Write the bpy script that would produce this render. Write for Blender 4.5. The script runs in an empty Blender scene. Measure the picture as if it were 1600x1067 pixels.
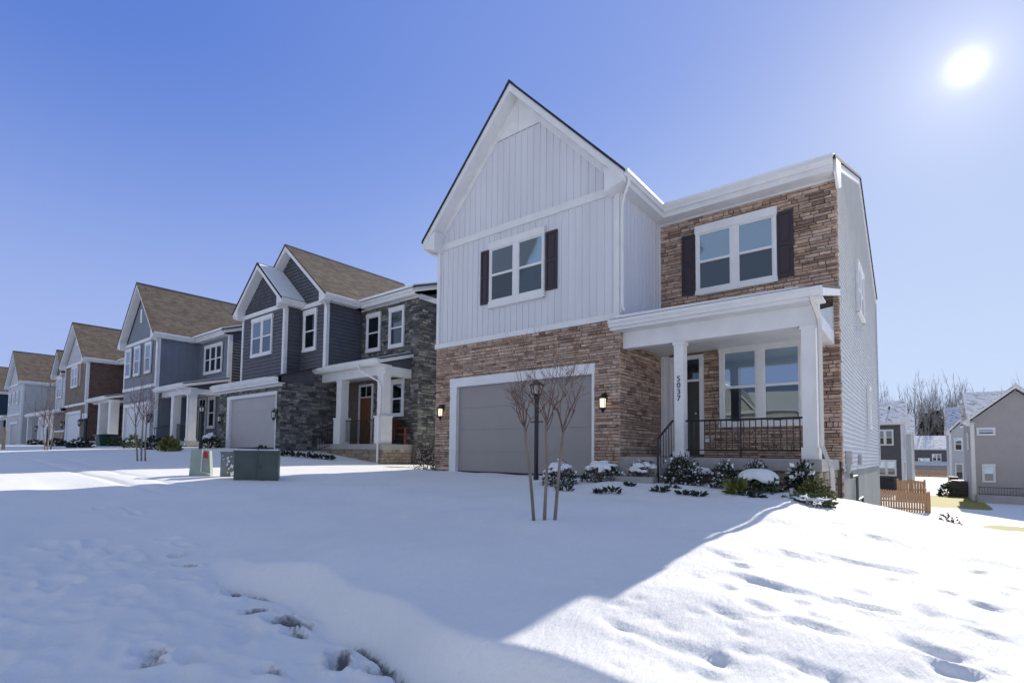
import bpy, math, random
import numpy as np
from mathutils import Vector
R = math.radians
scene = bpy.context.scene
COL = scene.collection
rnd = random.Random(7)

# ------------------------------------------------------------------ helpers
class MB:
    """collects faces, then links them as ONE mesh object"""
    def __init__(s):
        s.v = []; s.f = []; s.m = []; s.c = []
    def face(s, pts, m=0, c=None):
        i = len(s.v); s.v.extend([tuple(p) for p in pts]); s.f.append(tuple(range(i, i+len(pts)))); s.m.append(m); s.c.append(c)
    def mesh(s, vs, fs, m=0, c=None):
        i = len(s.v); s.v.extend([tuple(p) for p in vs])
        for f in fs:
            s.f.append(tuple(i+k for k in f)); s.m.append(m); s.c.append(c)
    def box(s, x0, x1, y0, y1, z0, z1, m=0, c=None):
        v = [(x0,y0,z0),(x1,y0,z0),(x1,y1,z0),(x0,y1,z0),(x0,y0,z1),(x1,y0,z1),(x1,y1,z1),(x0,y1,z1)]
        s.mesh(v, [(0,3,2,1),(4,5,6,7),(0,1,5,4),(1,2,6,5),(2,3,7,6),(3,0,4,7)], m, c)
    def slab(s, a, b, c_, d, t, m=0, mside=None, vec=(0,0,-1)):
        """quad a b c d and the same quad moved t along vec, closed"""
        vv = Vector(vec)*t
        top = [Vector(p) for p in (a,b,c_,d)]; bot = [p+vv for p in top]
        s.mesh(top+bot, [(0,1,2,3),(7,6,5,4)], m)
        ms = m if mside is None else mside
        s.mesh(top+bot, [(0,4,5,1),(1,5,6,2),(2,6,7,3),(3,7,4,0)], ms)
    def prism(s, poly, vec, m=0, c=None):
        n = len(poly); vv = Vector(vec)
        a = [Vector(p) for p in poly]; b = [p+vv for p in a]
        s.mesh(a+b, [tuple(range(n)), tuple(range(2*n-1, n-1, -1))]+[(i, i+n, (i+1)%n+n, (i+1)%n) for i in range(n)], m, c)
    def tube(s, path, rads, n=8, m=0, cap=True, c=None):
        path = [Vector(p) for p in path]
        if not hasattr(rads, '__len__'): rads = [rads]*len(path)
        rings = []
        ref = Vector((0.31,0.83,0.46))
        for i, p in enumerate(path):
            d = (path[min(i+1,len(path)-1)]-path[max(i-1,0)])
            if d.length < 1e-9: d = Vector((0,0,1))
            d.normalize()
            a = d.cross(ref)
            if a.length < 1e-3: a = d.cross(Vector((1,0,0)))
            a.normalize(); b = d.cross(a)
            rings.append([p + a*(math.cos(2*math.pi*k/n)*rads[i]) + b*(math.sin(2*math.pi*k/n)*rads[i]) for k in range(n)])
        vs = [q for r_ in rings for q in r_]
        fs = []
        for i in range(len(path)-1):
            for k in range(n):
                fs.append((i*n+k, i*n+(k+1)%n, (i+1)*n+(k+1)%n, (i+1)*n+k))
        if cap:
            fs.append(tuple(range(n-1,-1,-1))); fs.append(tuple((len(path)-1)*n+k for k in range(n)))
        s.mesh(vs, fs, m, c)
    def lathe(s, prof, cx, cy, n=16, m=0):
        vs = []; fs = []
        for r_, z in prof:
            for k in range(n):
                a = 2*math.pi*(k+.5)/n
                vs.append((cx+r_*math.cos(a), cy+r_*math.sin(a), z))
        for i in range(len(prof)-1):
            for k in range(n):
                fs.append((i*n+k, i*n+(k+1)%n, (i+1)*n+(k+1)%n, (i+1)*n+k))
        s.mesh(vs, fs, m)
    def build(s, name, mats, parent=None, org=None, smooth=False, loc=None):
        if org is None: org = tuple(parent['_o']) if parent is not None and '_o' in parent else (0,0,0)
        me = bpy.data.meshes.new(name)
        ox, oy, oz = org
        me.from_pydata([(x-ox, y-oy, z-oz) for x, y, z in s.v], [], s.f)
        if not isinstance(mats, (list, tuple)): mats = [mats]
        for mt in mats: me.materials.append(mt)
        me.polygons.foreach_set('material_index', s.m)
        if any(c is not None for c in s.c):
            at = me.color_attributes.new('tone', 'FLOAT_COLOR', 'CORNER')
            arr = []
            for f, c in zip(s.f, s.c):
                c = c or (1,1,1)
                arr.extend((c[0],c[1],c[2],1.0)*len(f))
            at.data.foreach_set('color', arr)
        if smooth: me.polygons.foreach_set('use_smooth', [True]*len(s.f))
        me.update()
        o = bpy.data.objects.new(name, me); COL.objects.link(o)
        if parent is not None:
            o.parent = parent; o['_o'] = org
        else:
            o.location = org; o['_o'] = org
        return o

def thing(name, label, cat, loc=(0,0,0), group=None):
    o = bpy.data.objects.new(name, None); COL.objects.link(o)
    o.location = loc; o.empty_display_size = .3
    o['label'] = label; o['category'] = cat; o['_o'] = tuple(loc)
    if group: o['group'] = group
    return o
def tag(o, label, cat, group=None):
    o['label'] = label; o['category'] = cat
    if group: o['group'] = group
    return o
def dup(root, loc, rot=None, scale=None, label=None):
    def cp(o, par):
        c = o.copy(); COL.objects.link(c)
        if par is not None: c.parent = par
        for ch in list(o.children): cp(ch, c)
        return c
    r = cp(root, None); r.location = loc
    if rot is not None: r.rotation_euler = (0,0,rot)
    if scale is not None: r.scale = scale if hasattr(scale,'__len__') else (scale,)*3
    if label: r['label'] = label
    return r

# ------------------------------------------------------------------ materials
def newmat(name):
    m = bpy.data.materials.new(name); m.use_nodes = True
    nt = m.node_tree
    return m, nt, nt.nodes['Principled BSDF']
def nd(nt, t, **kw):
    n = nt.nodes.new(t)
    for k, v in kw.items():
        if k in n.inputs: n.inputs[k].default_value = v
        else: setattr(n, k, v)
    return n
def ramp(nt, stops):
    r_ = nt.nodes.new('ShaderNodeValToRGB'); el = r_.color_ramp.elements
    while len(el) < len(stops): el.new(.5)
    for e, (p, c) in zip(el, stops):
        e.position = p; e.color = (c[0], c[1], c[2], 1) if hasattr(c,'__len__') else (c,c,c,1)
    return r_
def mixc(nt, a, b, fac, mode='MIX'):
    n = nt.nodes.new('ShaderNodeMix'); n.data_type = 'RGBA'; n.blend_type = mode
    for idx, val in ((6,a),(7,b)):
        if hasattr(val, 'is_linked'): nt.links.new(val, n.inputs[idx])
        else: n.inputs[idx].default_value = (val[0],val[1],val[2],1)
    if hasattr(fac, 'is_linked'): nt.links.new(fac, n.inputs[0])
    else: n.inputs[0].default_value = fac
    return n.outputs[2]
def plain(name, col, rough=.6, var=.12, scale=6., bump=.0, bscale=60., metal=0., spec=.5, stretch=None):
    m, nt, p = newmat(name); L = nt.links
    tc = nd(nt, 'ShaderNodeNewGeometry')
    vec = tc.outputs['Position']
    if stretch:
        mp = nd(nt, 'ShaderNodeMapping'); mp.inputs['Scale'].default_value = stretch
        L.new(vec, mp.inputs[0]); vec = mp.outputs[0]
    n1 = nd(nt, 'ShaderNodeTexNoise', Scale=scale, Detail=5.); L.new(vec, n1.inputs['Vector'])
    lo = tuple(max(0,c*(1-var)) for c in col); hi = tuple(min(1,c*(1+var)) for c in col)
    r_ = ramp(nt, [(.3,lo),(.7,hi)]); L.new(n1.outputs[0], r_.inputs[0])
    L.new(r_.outputs[0], p.inputs['Base Color'])
    p.inputs['Roughness'].default_value = rough; p.inputs['Metallic'].default_value = metal
    p.inputs['Specular IOR Level'].default_value = spec
    if bump:
        n2 = nd(nt, 'ShaderNodeTexNoise', Scale=bscale, Detail=6.); L.new(vec, n2.inputs['Vector'])
        b = nd(nt, 'ShaderNodeBump', Strength=bump, Distance=.02); L.new(n2.outputs[0], b.inputs['Height']); L.new(b.outputs[0], p.inputs['Normal'])
    return m
def stonemat(name, rough=.85):
    m, nt, p = newmat(name); L = nt.links
    at = nd(nt, 'ShaderNodeAttribute', attribute_name='tone')
    g = nd(nt, 'ShaderNodeNewGeometry')
    n1 = nd(nt, 'ShaderNodeTexNoise', Scale=9., Detail=7., Roughness=.65); L.new(g.outputs['Position'], n1.inputs['Vector'])
    r_ = ramp(nt, [(.25,.62),(.5,1.0),(.75,1.35)]); L.new(n1.outputs[0], r_.inputs[0])
    L.new(mixc(nt, at.outputs['Color'], r_.outputs[0], 1., 'MULTIPLY'), p.inputs['Base Color'])
    n2 = nd(nt, 'ShaderNodeTexNoise', Scale=38., Detail=8., Roughness=.7); L.new(g.outputs['Position'], n2.inputs['Vector'])
    b = nd(nt, 'ShaderNodeBump', Strength=.6, Distance=.02); L.new(n2.outputs[0], b.inputs['Height']); L.new(b.outputs[0], p.inputs['Normal'])
    p.inputs['Roughness'].default_value = rough; p.inputs['Specular IOR Level'].default_value = .25
    return m
def brickmat(name, c1, c2, mortar, bw=.2, bh=.065, ms=.012, bump=.4, snow=None, zs=1., rough=.85):
    """courses laid along walls or slopes: u = x+y, v = z"""
    m, nt, p = newmat(name); L = nt.links
    g = nd(nt, 'ShaderNodeNewGeometry'); sp = nd(nt, 'ShaderNodeSeparateXYZ'); L.new(g.outputs['Position'], sp.inputs[0])
    ad = nd(nt, 'ShaderNodeMath', operation='ADD'); L.new(sp.outputs[0], ad.inputs[0]); L.new(sp.outputs[1], ad.inputs[1])
    mu = nd(nt, 'ShaderNodeMath', operation='MULTIPLY'); L.new(sp.outputs[2], mu.inputs[0]); mu.inputs[1].default_value = zs
    cb = nd(nt, 'ShaderNodeCombineXYZ'); L.new(ad.outputs[0], cb.inputs[0]); L.new(mu.outputs[0], cb.inputs[1])
    br = nd(nt, 'ShaderNodeTexBrick', Scale=1.)
    br.inputs['Brick Width'].default_value = bw; br.inputs['Row Height'].default_value = bh; br.inputs['Mortar Size'].default_value = ms
    br.inputs['Color1'].default_value = (*c1,1); br.inputs['Color2'].default_value = (*c2,1); br.inputs['Mortar'].default_value = (*mortar,1)
    L.new(cb.outputs[0], br.inputs['Vector'])
    n1 = nd(nt, 'ShaderNodeTexNoise', Scale=2.2, Detail=8., Roughness=.7); L.new(g.outputs['Position'], n1.inputs['Vector'])
    r_ = ramp(nt, [(.3,.7),(.7,1.25)]); L.new(n1.outputs[0], r_.inputs[0])
    col = mixc(nt, br.outputs['Color'], r_.outputs[0], 1., 'MULTIPLY')
    if snow:
        n3 = nd(nt, 'ShaderNodeTexNoise', Scale=snow[0], Detail=9., Roughness=.75); L.new(cb.outputs[0], n3.inputs['Vector'])
        r3 = ramp(nt, [(snow[1]-.06,0.),(snow[1]+.06,1.)]); L.new(n3.outputs[0], r3.inputs[0])
        col = mixc(nt, col, (.8,.82,.86), r3.outputs[0])
    L.new(col, p.inputs['Base Color'])
    b = nd(nt, 'ShaderNodeBump', Strength=bump, Distance=.02); L.new(br.outputs['Fac'], b.inputs['Height']); b.invert = True
    L.new(b.outputs[0], p.inputs['Normal'])
    p.inputs['Roughness'].default_value = rough; p.inputs['Specular IOR Level'].default_value = .25
    return m
def glassmat(name, tint, refl=.5):
    m, nt, p = newmat(name); L = nt.links
    nt.nodes.remove(p)
    out = nt.nodes['Material Output']
    tr = nd(nt, 'ShaderNodeBsdfTransparent'); tr.inputs[0].default_value = (*tint,1)
    gl = nd(nt, 'ShaderNodeBsdfGlossy'); gl.inputs['Roughness'].default_value = .015; gl.inputs[0].default_value = (.82,.94,1,1)
    g = nd(nt, 'ShaderNodeNewGeometry'); nz = nd(nt, 'ShaderNodeTexNoise', Scale=.9, Detail=1.); L.new(g.outputs['Position'], nz.inputs['Vector'])
    b = nd(nt, 'ShaderNodeBump', Strength=.04, Distance=.1); L.new(nz.outputs[0], b.inputs['Height']); L.new(b.outputs[0], gl.inputs['Normal'])
    fr = nd(nt, 'ShaderNodeFresnel', IOR=1.5)
    ma = nd(nt, 'ShaderNodeMath', operation='MULTIPLY_ADD'); ma.inputs[1].default_value = 1.2; ma.inputs[2].default_value = refl; ma.use_clamp = True
    L.new(fr.outputs[0], ma.inputs[0])
    mx = nd(nt, 'ShaderNodeMixShader'); L.new(ma.outputs[0], mx.inputs[0]); L.new(tr.outputs[0], mx.inputs[1]); L.new(gl.outputs[0], mx.inputs[2])
    L.new(mx.outputs[0], out.inputs[0])
    return m
def blindmat(name, c):
    m, nt, p = newmat(name); L = nt.links
    g = nd(nt, 'ShaderNodeNewGeometry')
    w = nd(nt, 'ShaderNodeTexWave', Scale=7.); w.wave_type = 'BANDS'; w.bands_direction = 'Z'; w.wave_profile = 'SAW'
    L.new(g.outputs['Position'], w.inputs['Vector'])
    r_ = ramp(nt, [(0.,tuple(.5*k for k in c)),(.15,c),(1.,c)]); L.new(w.outputs[0], r_.inputs[0]); L.new(r_.outputs[0], p.inputs['Base Color'])
    b = nd(nt, 'ShaderNodeBump', Strength=.6, Distance=.02); L.new(w.outputs[0], b.inputs['Height']); L.new(b.outputs[0], p.inputs['Normal'])
    p.inputs['Roughness'].default_value = .5
    return m
def snowmat(name):
    m, nt, p = newmat(name); L = nt.links
    g = nd(nt, 'ShaderNodeNewGeometry')
    n1 = nd(nt, 'ShaderNodeTexNoise', Scale=1.3, Detail=6., Roughness=.6); L.new(g.outputs['Position'], n1.inputs['Vector'])
    r_ = ramp(nt, [(.3,(.83,.845,.87)),(.7,(.88,.885,.895))]); L.new(n1.outputs[0], r_.inputs[0])
    L.new(r_.outputs[0], p.inputs['Base Color'])
    p.inputs['Roughness'].default_value = .75; p.inputs['Specular IOR Level'].default_value = .25
    mp = nd(nt, 'ShaderNodeMapping'); mp.inputs['Scale'].default_value = (1.25,.42,1.); mp.inputs['Rotation'].default_value = (0,0,.5)
    L.new(g.outputs['Position'], mp.inputs[0])
    n2 = nd(nt, 'ShaderNodeTexNoise', Scale=22., Detail=9., Roughness=.62); L.new(mp.outputs[0], n2.inputs['Vector'])
    b = nd(nt, 'ShaderNodeBump', Strength=.5, Distance=.03); L.new(n2.outputs[0], b.inputs['Height'])
    n3 = nd(nt, 'ShaderNodeTexNoise', Scale=260., Detail=3.); L.new(g.outputs['Position'], n3.inputs['Vector'])
    b2 = nd(nt, 'ShaderNodeBump', Strength=.25, Distance=.004); L.new(n3.outputs[0], b2.inputs['Height']); L.new(b.outputs[0], b2.inputs['Normal'])
    L.new(b2.outputs[0], p.inputs['Normal'])
    return m
def groundmat():
    """snow with the bare sodden grass strips that have melted free, and dark painted hollows"""
    m = snowmat('snow_cover'); nt = m.node_tree; L = nt.links; p = nt.nodes['Principled BSDF']
    at = nd(nt, 'ShaderNodeAttribute', attribute_name='bare')
    g = nd(nt, 'ShaderNodeNewGeometry')
    n = nd(nt, 'ShaderNodeTexNoise', Scale=3.5, Detail=7.); L.new(g.outputs['Position'], n.inputs['Vector'])
    a = nd(nt, 'ShaderNodeMath', operation='MULTIPLY_ADD'); L.new(n.outputs[0], a.inputs[0]); a.inputs[1].default_value = .9; a.inputs[2].default_value = -.45
    s_ = nd(nt, 'ShaderNodeMath', operation='ADD'); L.new(at.outputs['Fac'], s_.inputs[0]); L.new(a.outputs[0], s_.inputs[1])
    r_ = ramp(nt, [(.45,0.),(.58,1.)]); L.new(s_.outputs[0], r_.inputs[0])
    n4 = nd(nt, 'ShaderNodeTexNoise', Scale=30., Detail=6.); L.new(g.outputs['Position'], n4.inputs['Vector'])
    gr = ramp(nt, [(.3,(.17,.16,.035)),(.7,(.40,.36,.09))]); L.new(n4.outputs[0], gr.inputs[0])
    base = p.inputs['Base Color'].links[0].from_socket
    wt = nd(nt, 'ShaderNodeAttribute', attribute_name='wet_shade')
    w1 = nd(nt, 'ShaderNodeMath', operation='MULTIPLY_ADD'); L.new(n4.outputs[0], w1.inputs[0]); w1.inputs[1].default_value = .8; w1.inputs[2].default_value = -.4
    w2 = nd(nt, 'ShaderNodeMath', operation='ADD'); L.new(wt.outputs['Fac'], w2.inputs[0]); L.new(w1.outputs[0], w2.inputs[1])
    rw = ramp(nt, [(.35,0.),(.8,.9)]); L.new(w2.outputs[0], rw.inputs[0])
    L.new(mixc(nt, mixc(nt, base, gr.outputs[0], r_.outputs[0]), (.10,.11,.125), rw.outputs[0]), p.inputs['Base Color'])  # dark tone for wet ground and the shade painted into hollows
    return m

M = {}
M['white'] = plain('white_trim', (.74,.74,.73), .45, .05, 3., .05, 30.)
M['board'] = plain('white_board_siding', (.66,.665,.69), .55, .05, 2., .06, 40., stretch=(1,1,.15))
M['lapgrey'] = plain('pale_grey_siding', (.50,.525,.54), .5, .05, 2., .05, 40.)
M['slate'] = plain('dark_slate_siding', (.085,.09,.105), .55, .14, 3., .1, 50.)
M['bluegrey'] = plain('blue_grey_siding', (.16,.18,.215), .6, .08, 2., .08, 50.)
M['shake'] = brickmat('slate_shakes', (.075,.08,.095), (.10,.105,.12), (.03,.03,.035), .16, .16, .01)
M['cream'] = plain('cream_siding', (.52,.52,.49), .55, .06, 2., .05, 40.)
M['teal'] = plain('dark_teal_siding', (.02,.055,.07), .55, .1, 2., .05, 40.)
M['taupe'] = plain('taupe_brown_siding', (.16,.125,.10), .6, .1, 3., .08, 40.)
M['greige'] = plain('grey_beige_siding', (.40,.375,.365), .6, .05, 2., .05, 40.)
M['charcoal'] = plain('charcoal_siding', (.10,.10,.105), .6, .08, 2., .05, 40.)
M['stone'] = stonemat('ledgestone_veneer')
M['mortar'] = plain('dark_mortar', (.17,.14,.115), .95, .2, 8.)
M['redbrick'] = brickmat('red_brown_brick', (.16,.055,.038), (.06,.02,.018), (.2,.17,.14))
M['tanbrick'] = brickmat('tan_brick', (.21,.155,.115), (.16,.115,.09), (.25,.22,.19))
M['palestone'] = brickmat('pale_grey_stone', (.40,.42,.46), (.22,.24,.28), (.16,.16,.17), .38, .13, .015, .6)
M['shingle'] = brickmat('brown_roof_shingles', (.145,.122,.104), (.088,.074,.064), (.055,.047,.042), .28, .10, .006, .35, zs=1.3)
M['dkshingle'] = brickmat('dark_roof_shingles', (.045,.05,.065), (.03,.035,.045), (.02,.02,.025), .28, .10, .006, .35, zs=1.3)
M['snowshingle'] = brickmat('snow_dusted_shingles', (.10,.11,.13), (.08,.085,.10), (.05,.05,.06), .28, .12, .006, .3, snow=(3.0,.44), zs=1.3)
M['garage'] = plain('grey_garage_door', (.305,.285,.268), .5, .04, 2., .05, 50.)
M['garagepale'] = plain('pale_garage_door', (.40,.388,.38), .5, .04, 2., .05, 50.)
M['garagewhite'] = plain('white_garage_door', (.66,.67,.69), .5, .04, 2., .05, 50.)
M['shutter'] = plain('plum_brown_shutter', (.035,.022,.03), .45, .1, 6.)
M['shuttertan'] = plain('tan_shutter', (.42,.27,.2), .5, .1, 6.)
M['black'] = plain('black_painted_metal', (.012,.012,.014), .4, .2, 8.)
M['glass'] = glassmat('window_glass', (.82,.89,.95), .17)
M['screen'] = glassmat('screened_glass', (.27,.315,.355), .075)
M['blind'] = blindmat('window_blind', (.68,.71,.70))
M['dark'] = plain('dark_interior', (.02,.024,.026), .8, .2, 3.)
M['concrete'] = plain('grey_concrete', (.34,.335,.325), .85, .12, 5., .2, 60.)
M['parge'] = plain('grey_green_foundation', (.235,.25,.24), .85, .1, 1.2, .2, 30.)
M['snow'] = snowmat('snow')
M['ground'] = groundmat()
M['doordark'] = plain('dark_entry_door', (.018,.02,.018), .35, .15, 6.)
M['doorwood'] = plain('brown_wood_door', (.16,.07,.03), .45, .2, 6., stretch=(3,3,.3))
M['chair'] = plain('red_brown_wood', (.15,.04,.02), .5, .25, 9.)
M['boxgreen'] = plain('dark_green_steel', (.075,.095,.075), .5, .12, 3., .05, 20.)
M['boxpale'] = plain('sage_green_plastic', (.30,.36,.31), .55, .1, 5.)
M['boxgrey'] = plain('grey_plastic', (.20,.22,.215), .6, .15, 8.)
M['red'] = plain('red_sticker', (.5,.02,.015), .5, .1, 8.)
M['bin'] = plain('dark_green_plastic', (.008,.05,.035), .45, .12, 6.)
M['fence'] = plain('orange_tan_pine', (.50,.30,.16), .75, .22, 5., .15, 30., stretch=(6,6,.5))
M['bark'] = plain('tan_bark', (.22,.18,.14), .8, .25, 14., .3, 40., stretch=(1,1,.3))
M['twig'] = plain('brown_twigs', (.15,.075,.048), .8, .25, 10.)
M['farbark'] = plain('hazed_grey_brown_bark', (.165,.15,.15), .9, .2, 1.5)  # lightened: distance haze is painted into the bark colour
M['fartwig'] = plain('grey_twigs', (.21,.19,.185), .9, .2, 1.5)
M['pine'] = plain('pine_needles', (.085,.075,.05), .8, .3, 2.)
def leafmat(name, a, b):
    m, nt, p = newmat(name); L = nt.links
    at = nd(nt, 'ShaderNodeAttribute', attribute_name='tone')
    r_ = ramp(nt, [(0.,a),(1.,b)]); L.new(at.outputs['Fac'], r_.inputs[0]); L.new(r_.outputs[0], p.inputs['Base Color'])
    p.inputs['Roughness'].default_value = .5
    return m
M['leaf'] = leafmat('dark_evergreen_leaves', (.008,.014,.009), (.035,.05,.025))
M['leafgreen'] = leafmat('mid_green_leaves', (.02,.035,.01), (.10,.14,.05))
M['leafyel'] = leafmat('yellow_green_leaves', (.05,.06,.01), (.22,.23,.06))
M['leafred'] = leafmat('dark_red_leaves', (.012,.008,.008), (.09,.05,.045))
M['leafpink'] = leafmat('pink_brown_leaves', (.10,.045,.05), (.42,.28,.28))
def lampmat(name, col, s):
    m, nt, p = newmat(name)
    p.inputs['Base Color'].default_value = (.8,.75,.65,1); p.inputs['Emission Color'].default_value = (*col,1); p.inputs['Emission Strength'].default_value = s
    return m
M['lampglow'] = lampmat('lit_lamp_glass', (1,.80,.55), .75)
M['lampglass'] = plain('frosted_lamp_glass', (.6,.58,.52), .25, .05, 8.)
M['digit'] = plain('black_numerals', (.02,.025,.04), .4, .1, 8.)
M['metal'] = plain('galvanised_metal', (.38,.39,.40), .4, .1, 10., metal=.3)
M['pipe'] = plain('dark_green_pipe', (.05,.07,.06), .5, .1, 10.)
M['almond'] = plain('almond_downspout', (.66,.63,.56), .45, .05, 4.)

TAN = [(.52,.385,.275),(.45,.325,.225),(.56,.43,.32),(.37,.26,.18),(.49,.365,.28),(.53,.385,.265),(.43,.325,.255),(.27,.185,.13),(.47,.325,.215),(.50,.40,.32)]
TAN = [tuple(.80*q+.20*(sum(c)/3)*1.04 for q in c) for c in TAN]; TAN = [(a*1.02,b*.955,d*.93) for a, b, d in TAN]
GREY = [(.15,.155,.15),(.22,.22,.205),(.10,.105,.105),(.27,.26,.235),(.075,.08,.085),(.19,.185,.17),(.13,.13,.125)]
BASEST = [(.30,.26,.2),(.38,.33,.26),(.24,.2,.16),(.33,.25,.18)]

# ------------------------------------------------------------------ wall frames
def FR(Y):            # a wall that faces the street (-Y): u = x
    return lambda u, z, n=0.: (u, Y-n, z)
def SX(X):            # a wall that faces +X: u = y
    return lambda u, z, n=0.: (X+n, u, z)
def SNX(X):           # a wall that faces -X
    return lambda u, z, n=0.: (X-n, u, z)
def FB(Y):            # a wall that faces +Y
    return lambda u, z, n=0.: (u, Y+n, z)
def fbox(mb, F, u0, u1, z0, z1, n0, n1, m=0, c=None):
    v = [F(u0,z0,n0),F(u1,z0,n0),F(u1,z1,n0),F(u0,z1,n0),F(u0,z0,n1),F(u1,z0,n1),F(u1,z1,n1),F(u0,z1,n1)]
    mb.mesh(v, [(0,3,2,1),(4,5,6,7),(0,1,5,4),(1,2,6,5),(2,3,7,6),(3,0,4,7)], m, c)
def lap(mb, F, fn, z0, z1, h=.115, d=.014, m=0):
    n = max(1, int(round((z1-z0)/h))); hh = (z1-z0)/n
    for i in range(n):
        a, b = z0+i*hh, z0+(i+1)*hh
        a0, a1 = fn(a); b0, b1 = fn(b)
        if a1-a0 < .01: break
        if b1 < b0: b0 = b1 = (b0+b1)/2
        mb.face([F(a0,a,d),F(a1,a,d),F(b1,b,.002),F(b0,b,.002)], m)
        mb.face([F(a0,a,.0),F(a1,a,.0),F(a1,a,d),F(a0,a,d)], m)
def rect(u0, u1): return lambda z: (u0, u1)
def gable_fn(c, hw, zb, slope): return lambda z: (c-hw+(z-zb)/slope, c+hw-(z-zb)/slope)
def batten(mb, F, u0, u1, z0, ztop, sp=.19, w=.034, d=.016, m=0):
    """flat panel with vertical battens; ztop(u) gives the top"""
    us = [u0]; k = int(round((u1-u0)/sp)); st = (u1-u0)/k
    for i in range(k):
        a, b = u0+i*st, u0+(i+1)*st
        za, zb = ztop(a), ztop(b)
        zm = max(za, zb, ztop((a+b)/2))
        if max(za,zb) > z0: mb.face([F(a,z0,0),F(b,z0,0),F(b,max(zb,z0),0),F(a,max(za,z0),0)], m)
        if i:
            zt = min(ztop(a-w/2), ztop(a+w/2))
            if zt > z0+.02: fbox(mb, F, a-w/2, a+w/2, z0, zt, .001, d, m)
def stones(mb, F, u0, u1, z0, z1, holes, pal, seed, hr=(.042,.092), lr=(.10,.38), wrap=(0,0), dp=.03):
    rg = random.Random(seed)
    cuts = sorted(set([z0,z1]+[h[2] for h in holes if z0<h[2]<z1]+[h[3] for h in holes if z0<h[3]<z1]))
    for ci in range(len(cuts)-1):
        z = cuts[ci]
        while z < cuts[ci+1]-.01:
            h = rg.uniform(*hr)
            if cuts[ci+1]-(z+h) < hr[0]*.8: h = cuts[ci+1]-z
            zt = z+h; zc = (z+zt)/2
            iv = [(u0-wrap[0], u1+wrap[1])]
            for ho in holes:
                if ho[2] < zc < ho[3]:
                    nv = []
                    for a, b in iv:
                        if ho[0] > a: nv.append((a, min(b, ho[0])))
                        if ho[1] < b: nv.append((max(a, ho[1]), b))
                    iv = [q for q in nv if q[1]-q[0] > .01]
            for a, b in iv:
                u = a
                while u < b-.005:
                    l = rg.uniform(*lr)*(.6 if h > .1 else 1)
                    if b-(u+l) < lr[0]*.6: l = b-u
                    n1 = dp*rg.uniform(.55,1.25); g = .003
                    c = rg.choice(pal); k = rg.uniform(.84,1.14); c = tuple(q*k for q in c)
                    e = min(.008, l*.2, h*.2)
                    j = [rg.uniform(-.006,.006) for _ in range(4)]
                    A = [F(u+g,z+g,.0),F(u+l-g,z+g,.0),F(u+l-g,zt-g,.0),F(u+g,zt-g,.0)]
                    B = [F(u+g+e,z+g+e,n1+j[0]),F(u+l-g-e,z+g+e,n1+j[1]),F(u+l-g-e,zt-g-e,n1+j[2]),F(u+g+e,zt-g-e,n1+j[3])]
                    mb.mesh(A+B, [(4,5,6,7),(0,1,5,4),(1,2,6,5),(2,3,7,6),(3,0,4,7)], 0, c)
                    u += l
            z = zt

# ------------------------------------------------------------------ house parts
def window(par, F, u0, u1, z0, z1, units=1, trim=.09, head=.15, sill=.09, mun=None, split=.5, dark=False):
    """trim and sashes as one frame; pane and blind are its sub-parts. outer trim size given"""
    F_ = F; F = lambda u, z, n=0.: F_(u, z, n+.035)
    mb = MB(); pn = MB(); bl = MB()
    fbox(mb, F, u0, u0+trim, z0, z1, -.02, .045); fbox(mb, F, u1-trim, u1, z0, z1, -.02, .045)
    fbox(mb, F, u0-.015, u1+.015, z1-head, z1, -.02, .056); fbox(mb, F, u0-.012, u1+.012, z0, z0+sill, -.02, .055)
    a, b = u0+trim, u1-trim; zb, zt = z0+sill, z1-head
    mull = .14 if units == 2 else .09
    w = (b-a-(units-1)*mull)/units
    s = .035
    for k in range(units):
        x0 = a+k*(w+mull); x1 = x0+w
        if k: fbox(mb, F, x0-mull, x0, zb, zt, -.02, .04)
        zm = zb+(zt-zb)*split
        fbox(mb, F, x0, x0+s, zb, zt, -.01, .026); fbox(mb, F, x1-s, x1, zb, zt, -.01, .026)
        fbox(mb, F, x0+s, x1-s, zt-s, zt, -.01, .0255); fbox(mb, F, x0+s, x1-s, zb, zb+s+.01, -.01, .0255)
        fbox(mb, F, x0+s, x1-s, zm-.028, zm+.028, -.01, .031)
        if mun:
            for q in range(1, mun):
                xm = x0+s+(x1-x0-2*s)*q/mun
                fbox(mb, F, xm-.012, xm+.012, zm+.028, zt-s, .0, .02)
        fbox(pn, F, x0+s, x1-s, zm+.028, zt-s, .012, .016, 0)
        fbox(pn, F, x0+s, x1-s, zb+s+.01, zm-.028, .004, .008, 1)
        if not dark and w > .45: fbox(bl, F, (x0+x1)/2-.006, (x0+x1)/2+.006, zm+.04, zt-s-.01, .003, .008, 2)
        bl.face([F(x0+s,zb+s+.01,.0015),F(x1-s,zb+s+.01,.0015),F(x1-s,zt-s,.0015),F(x0+s,zt-s,.0015)], 1 if dark else 0)
    f = mb.build('window', M['white'], par)
    pn.build('pane', [M['glass'], M['screen']], f)
    bl.build('blind', [M['blind'], M['dark'], M['white']], f)
    return f
def shutter(par, F, u0, u1, z0, z1, mat):
    mb = MB()
    fbox(mb, F, u0, u1, z0, z1, 0, .022)
    for a, b, c, d in ((u0,u0+.05,z0,z1),(u1-.05,u1,z0,z1),(u0+.05,u1-.05,z0,z0+.07),(u0+.05,u1-.05,z1-.07,z1),(u0+.05,u1-.05,(z0+z1)/2-.035,(z0+z1)/2+.035)):
        fbox(mb, F, a, b, c, d, .022, .036)
    for c, d in ((z0+.1,(z0+z1)/2-.065),((z0+z1)/2+.065,z1-.1)):
        fbox(mb, F, u0+.08, u1-.08, c, d, .022, .031)
    return mb.build('shutter', mat, par)
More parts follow.
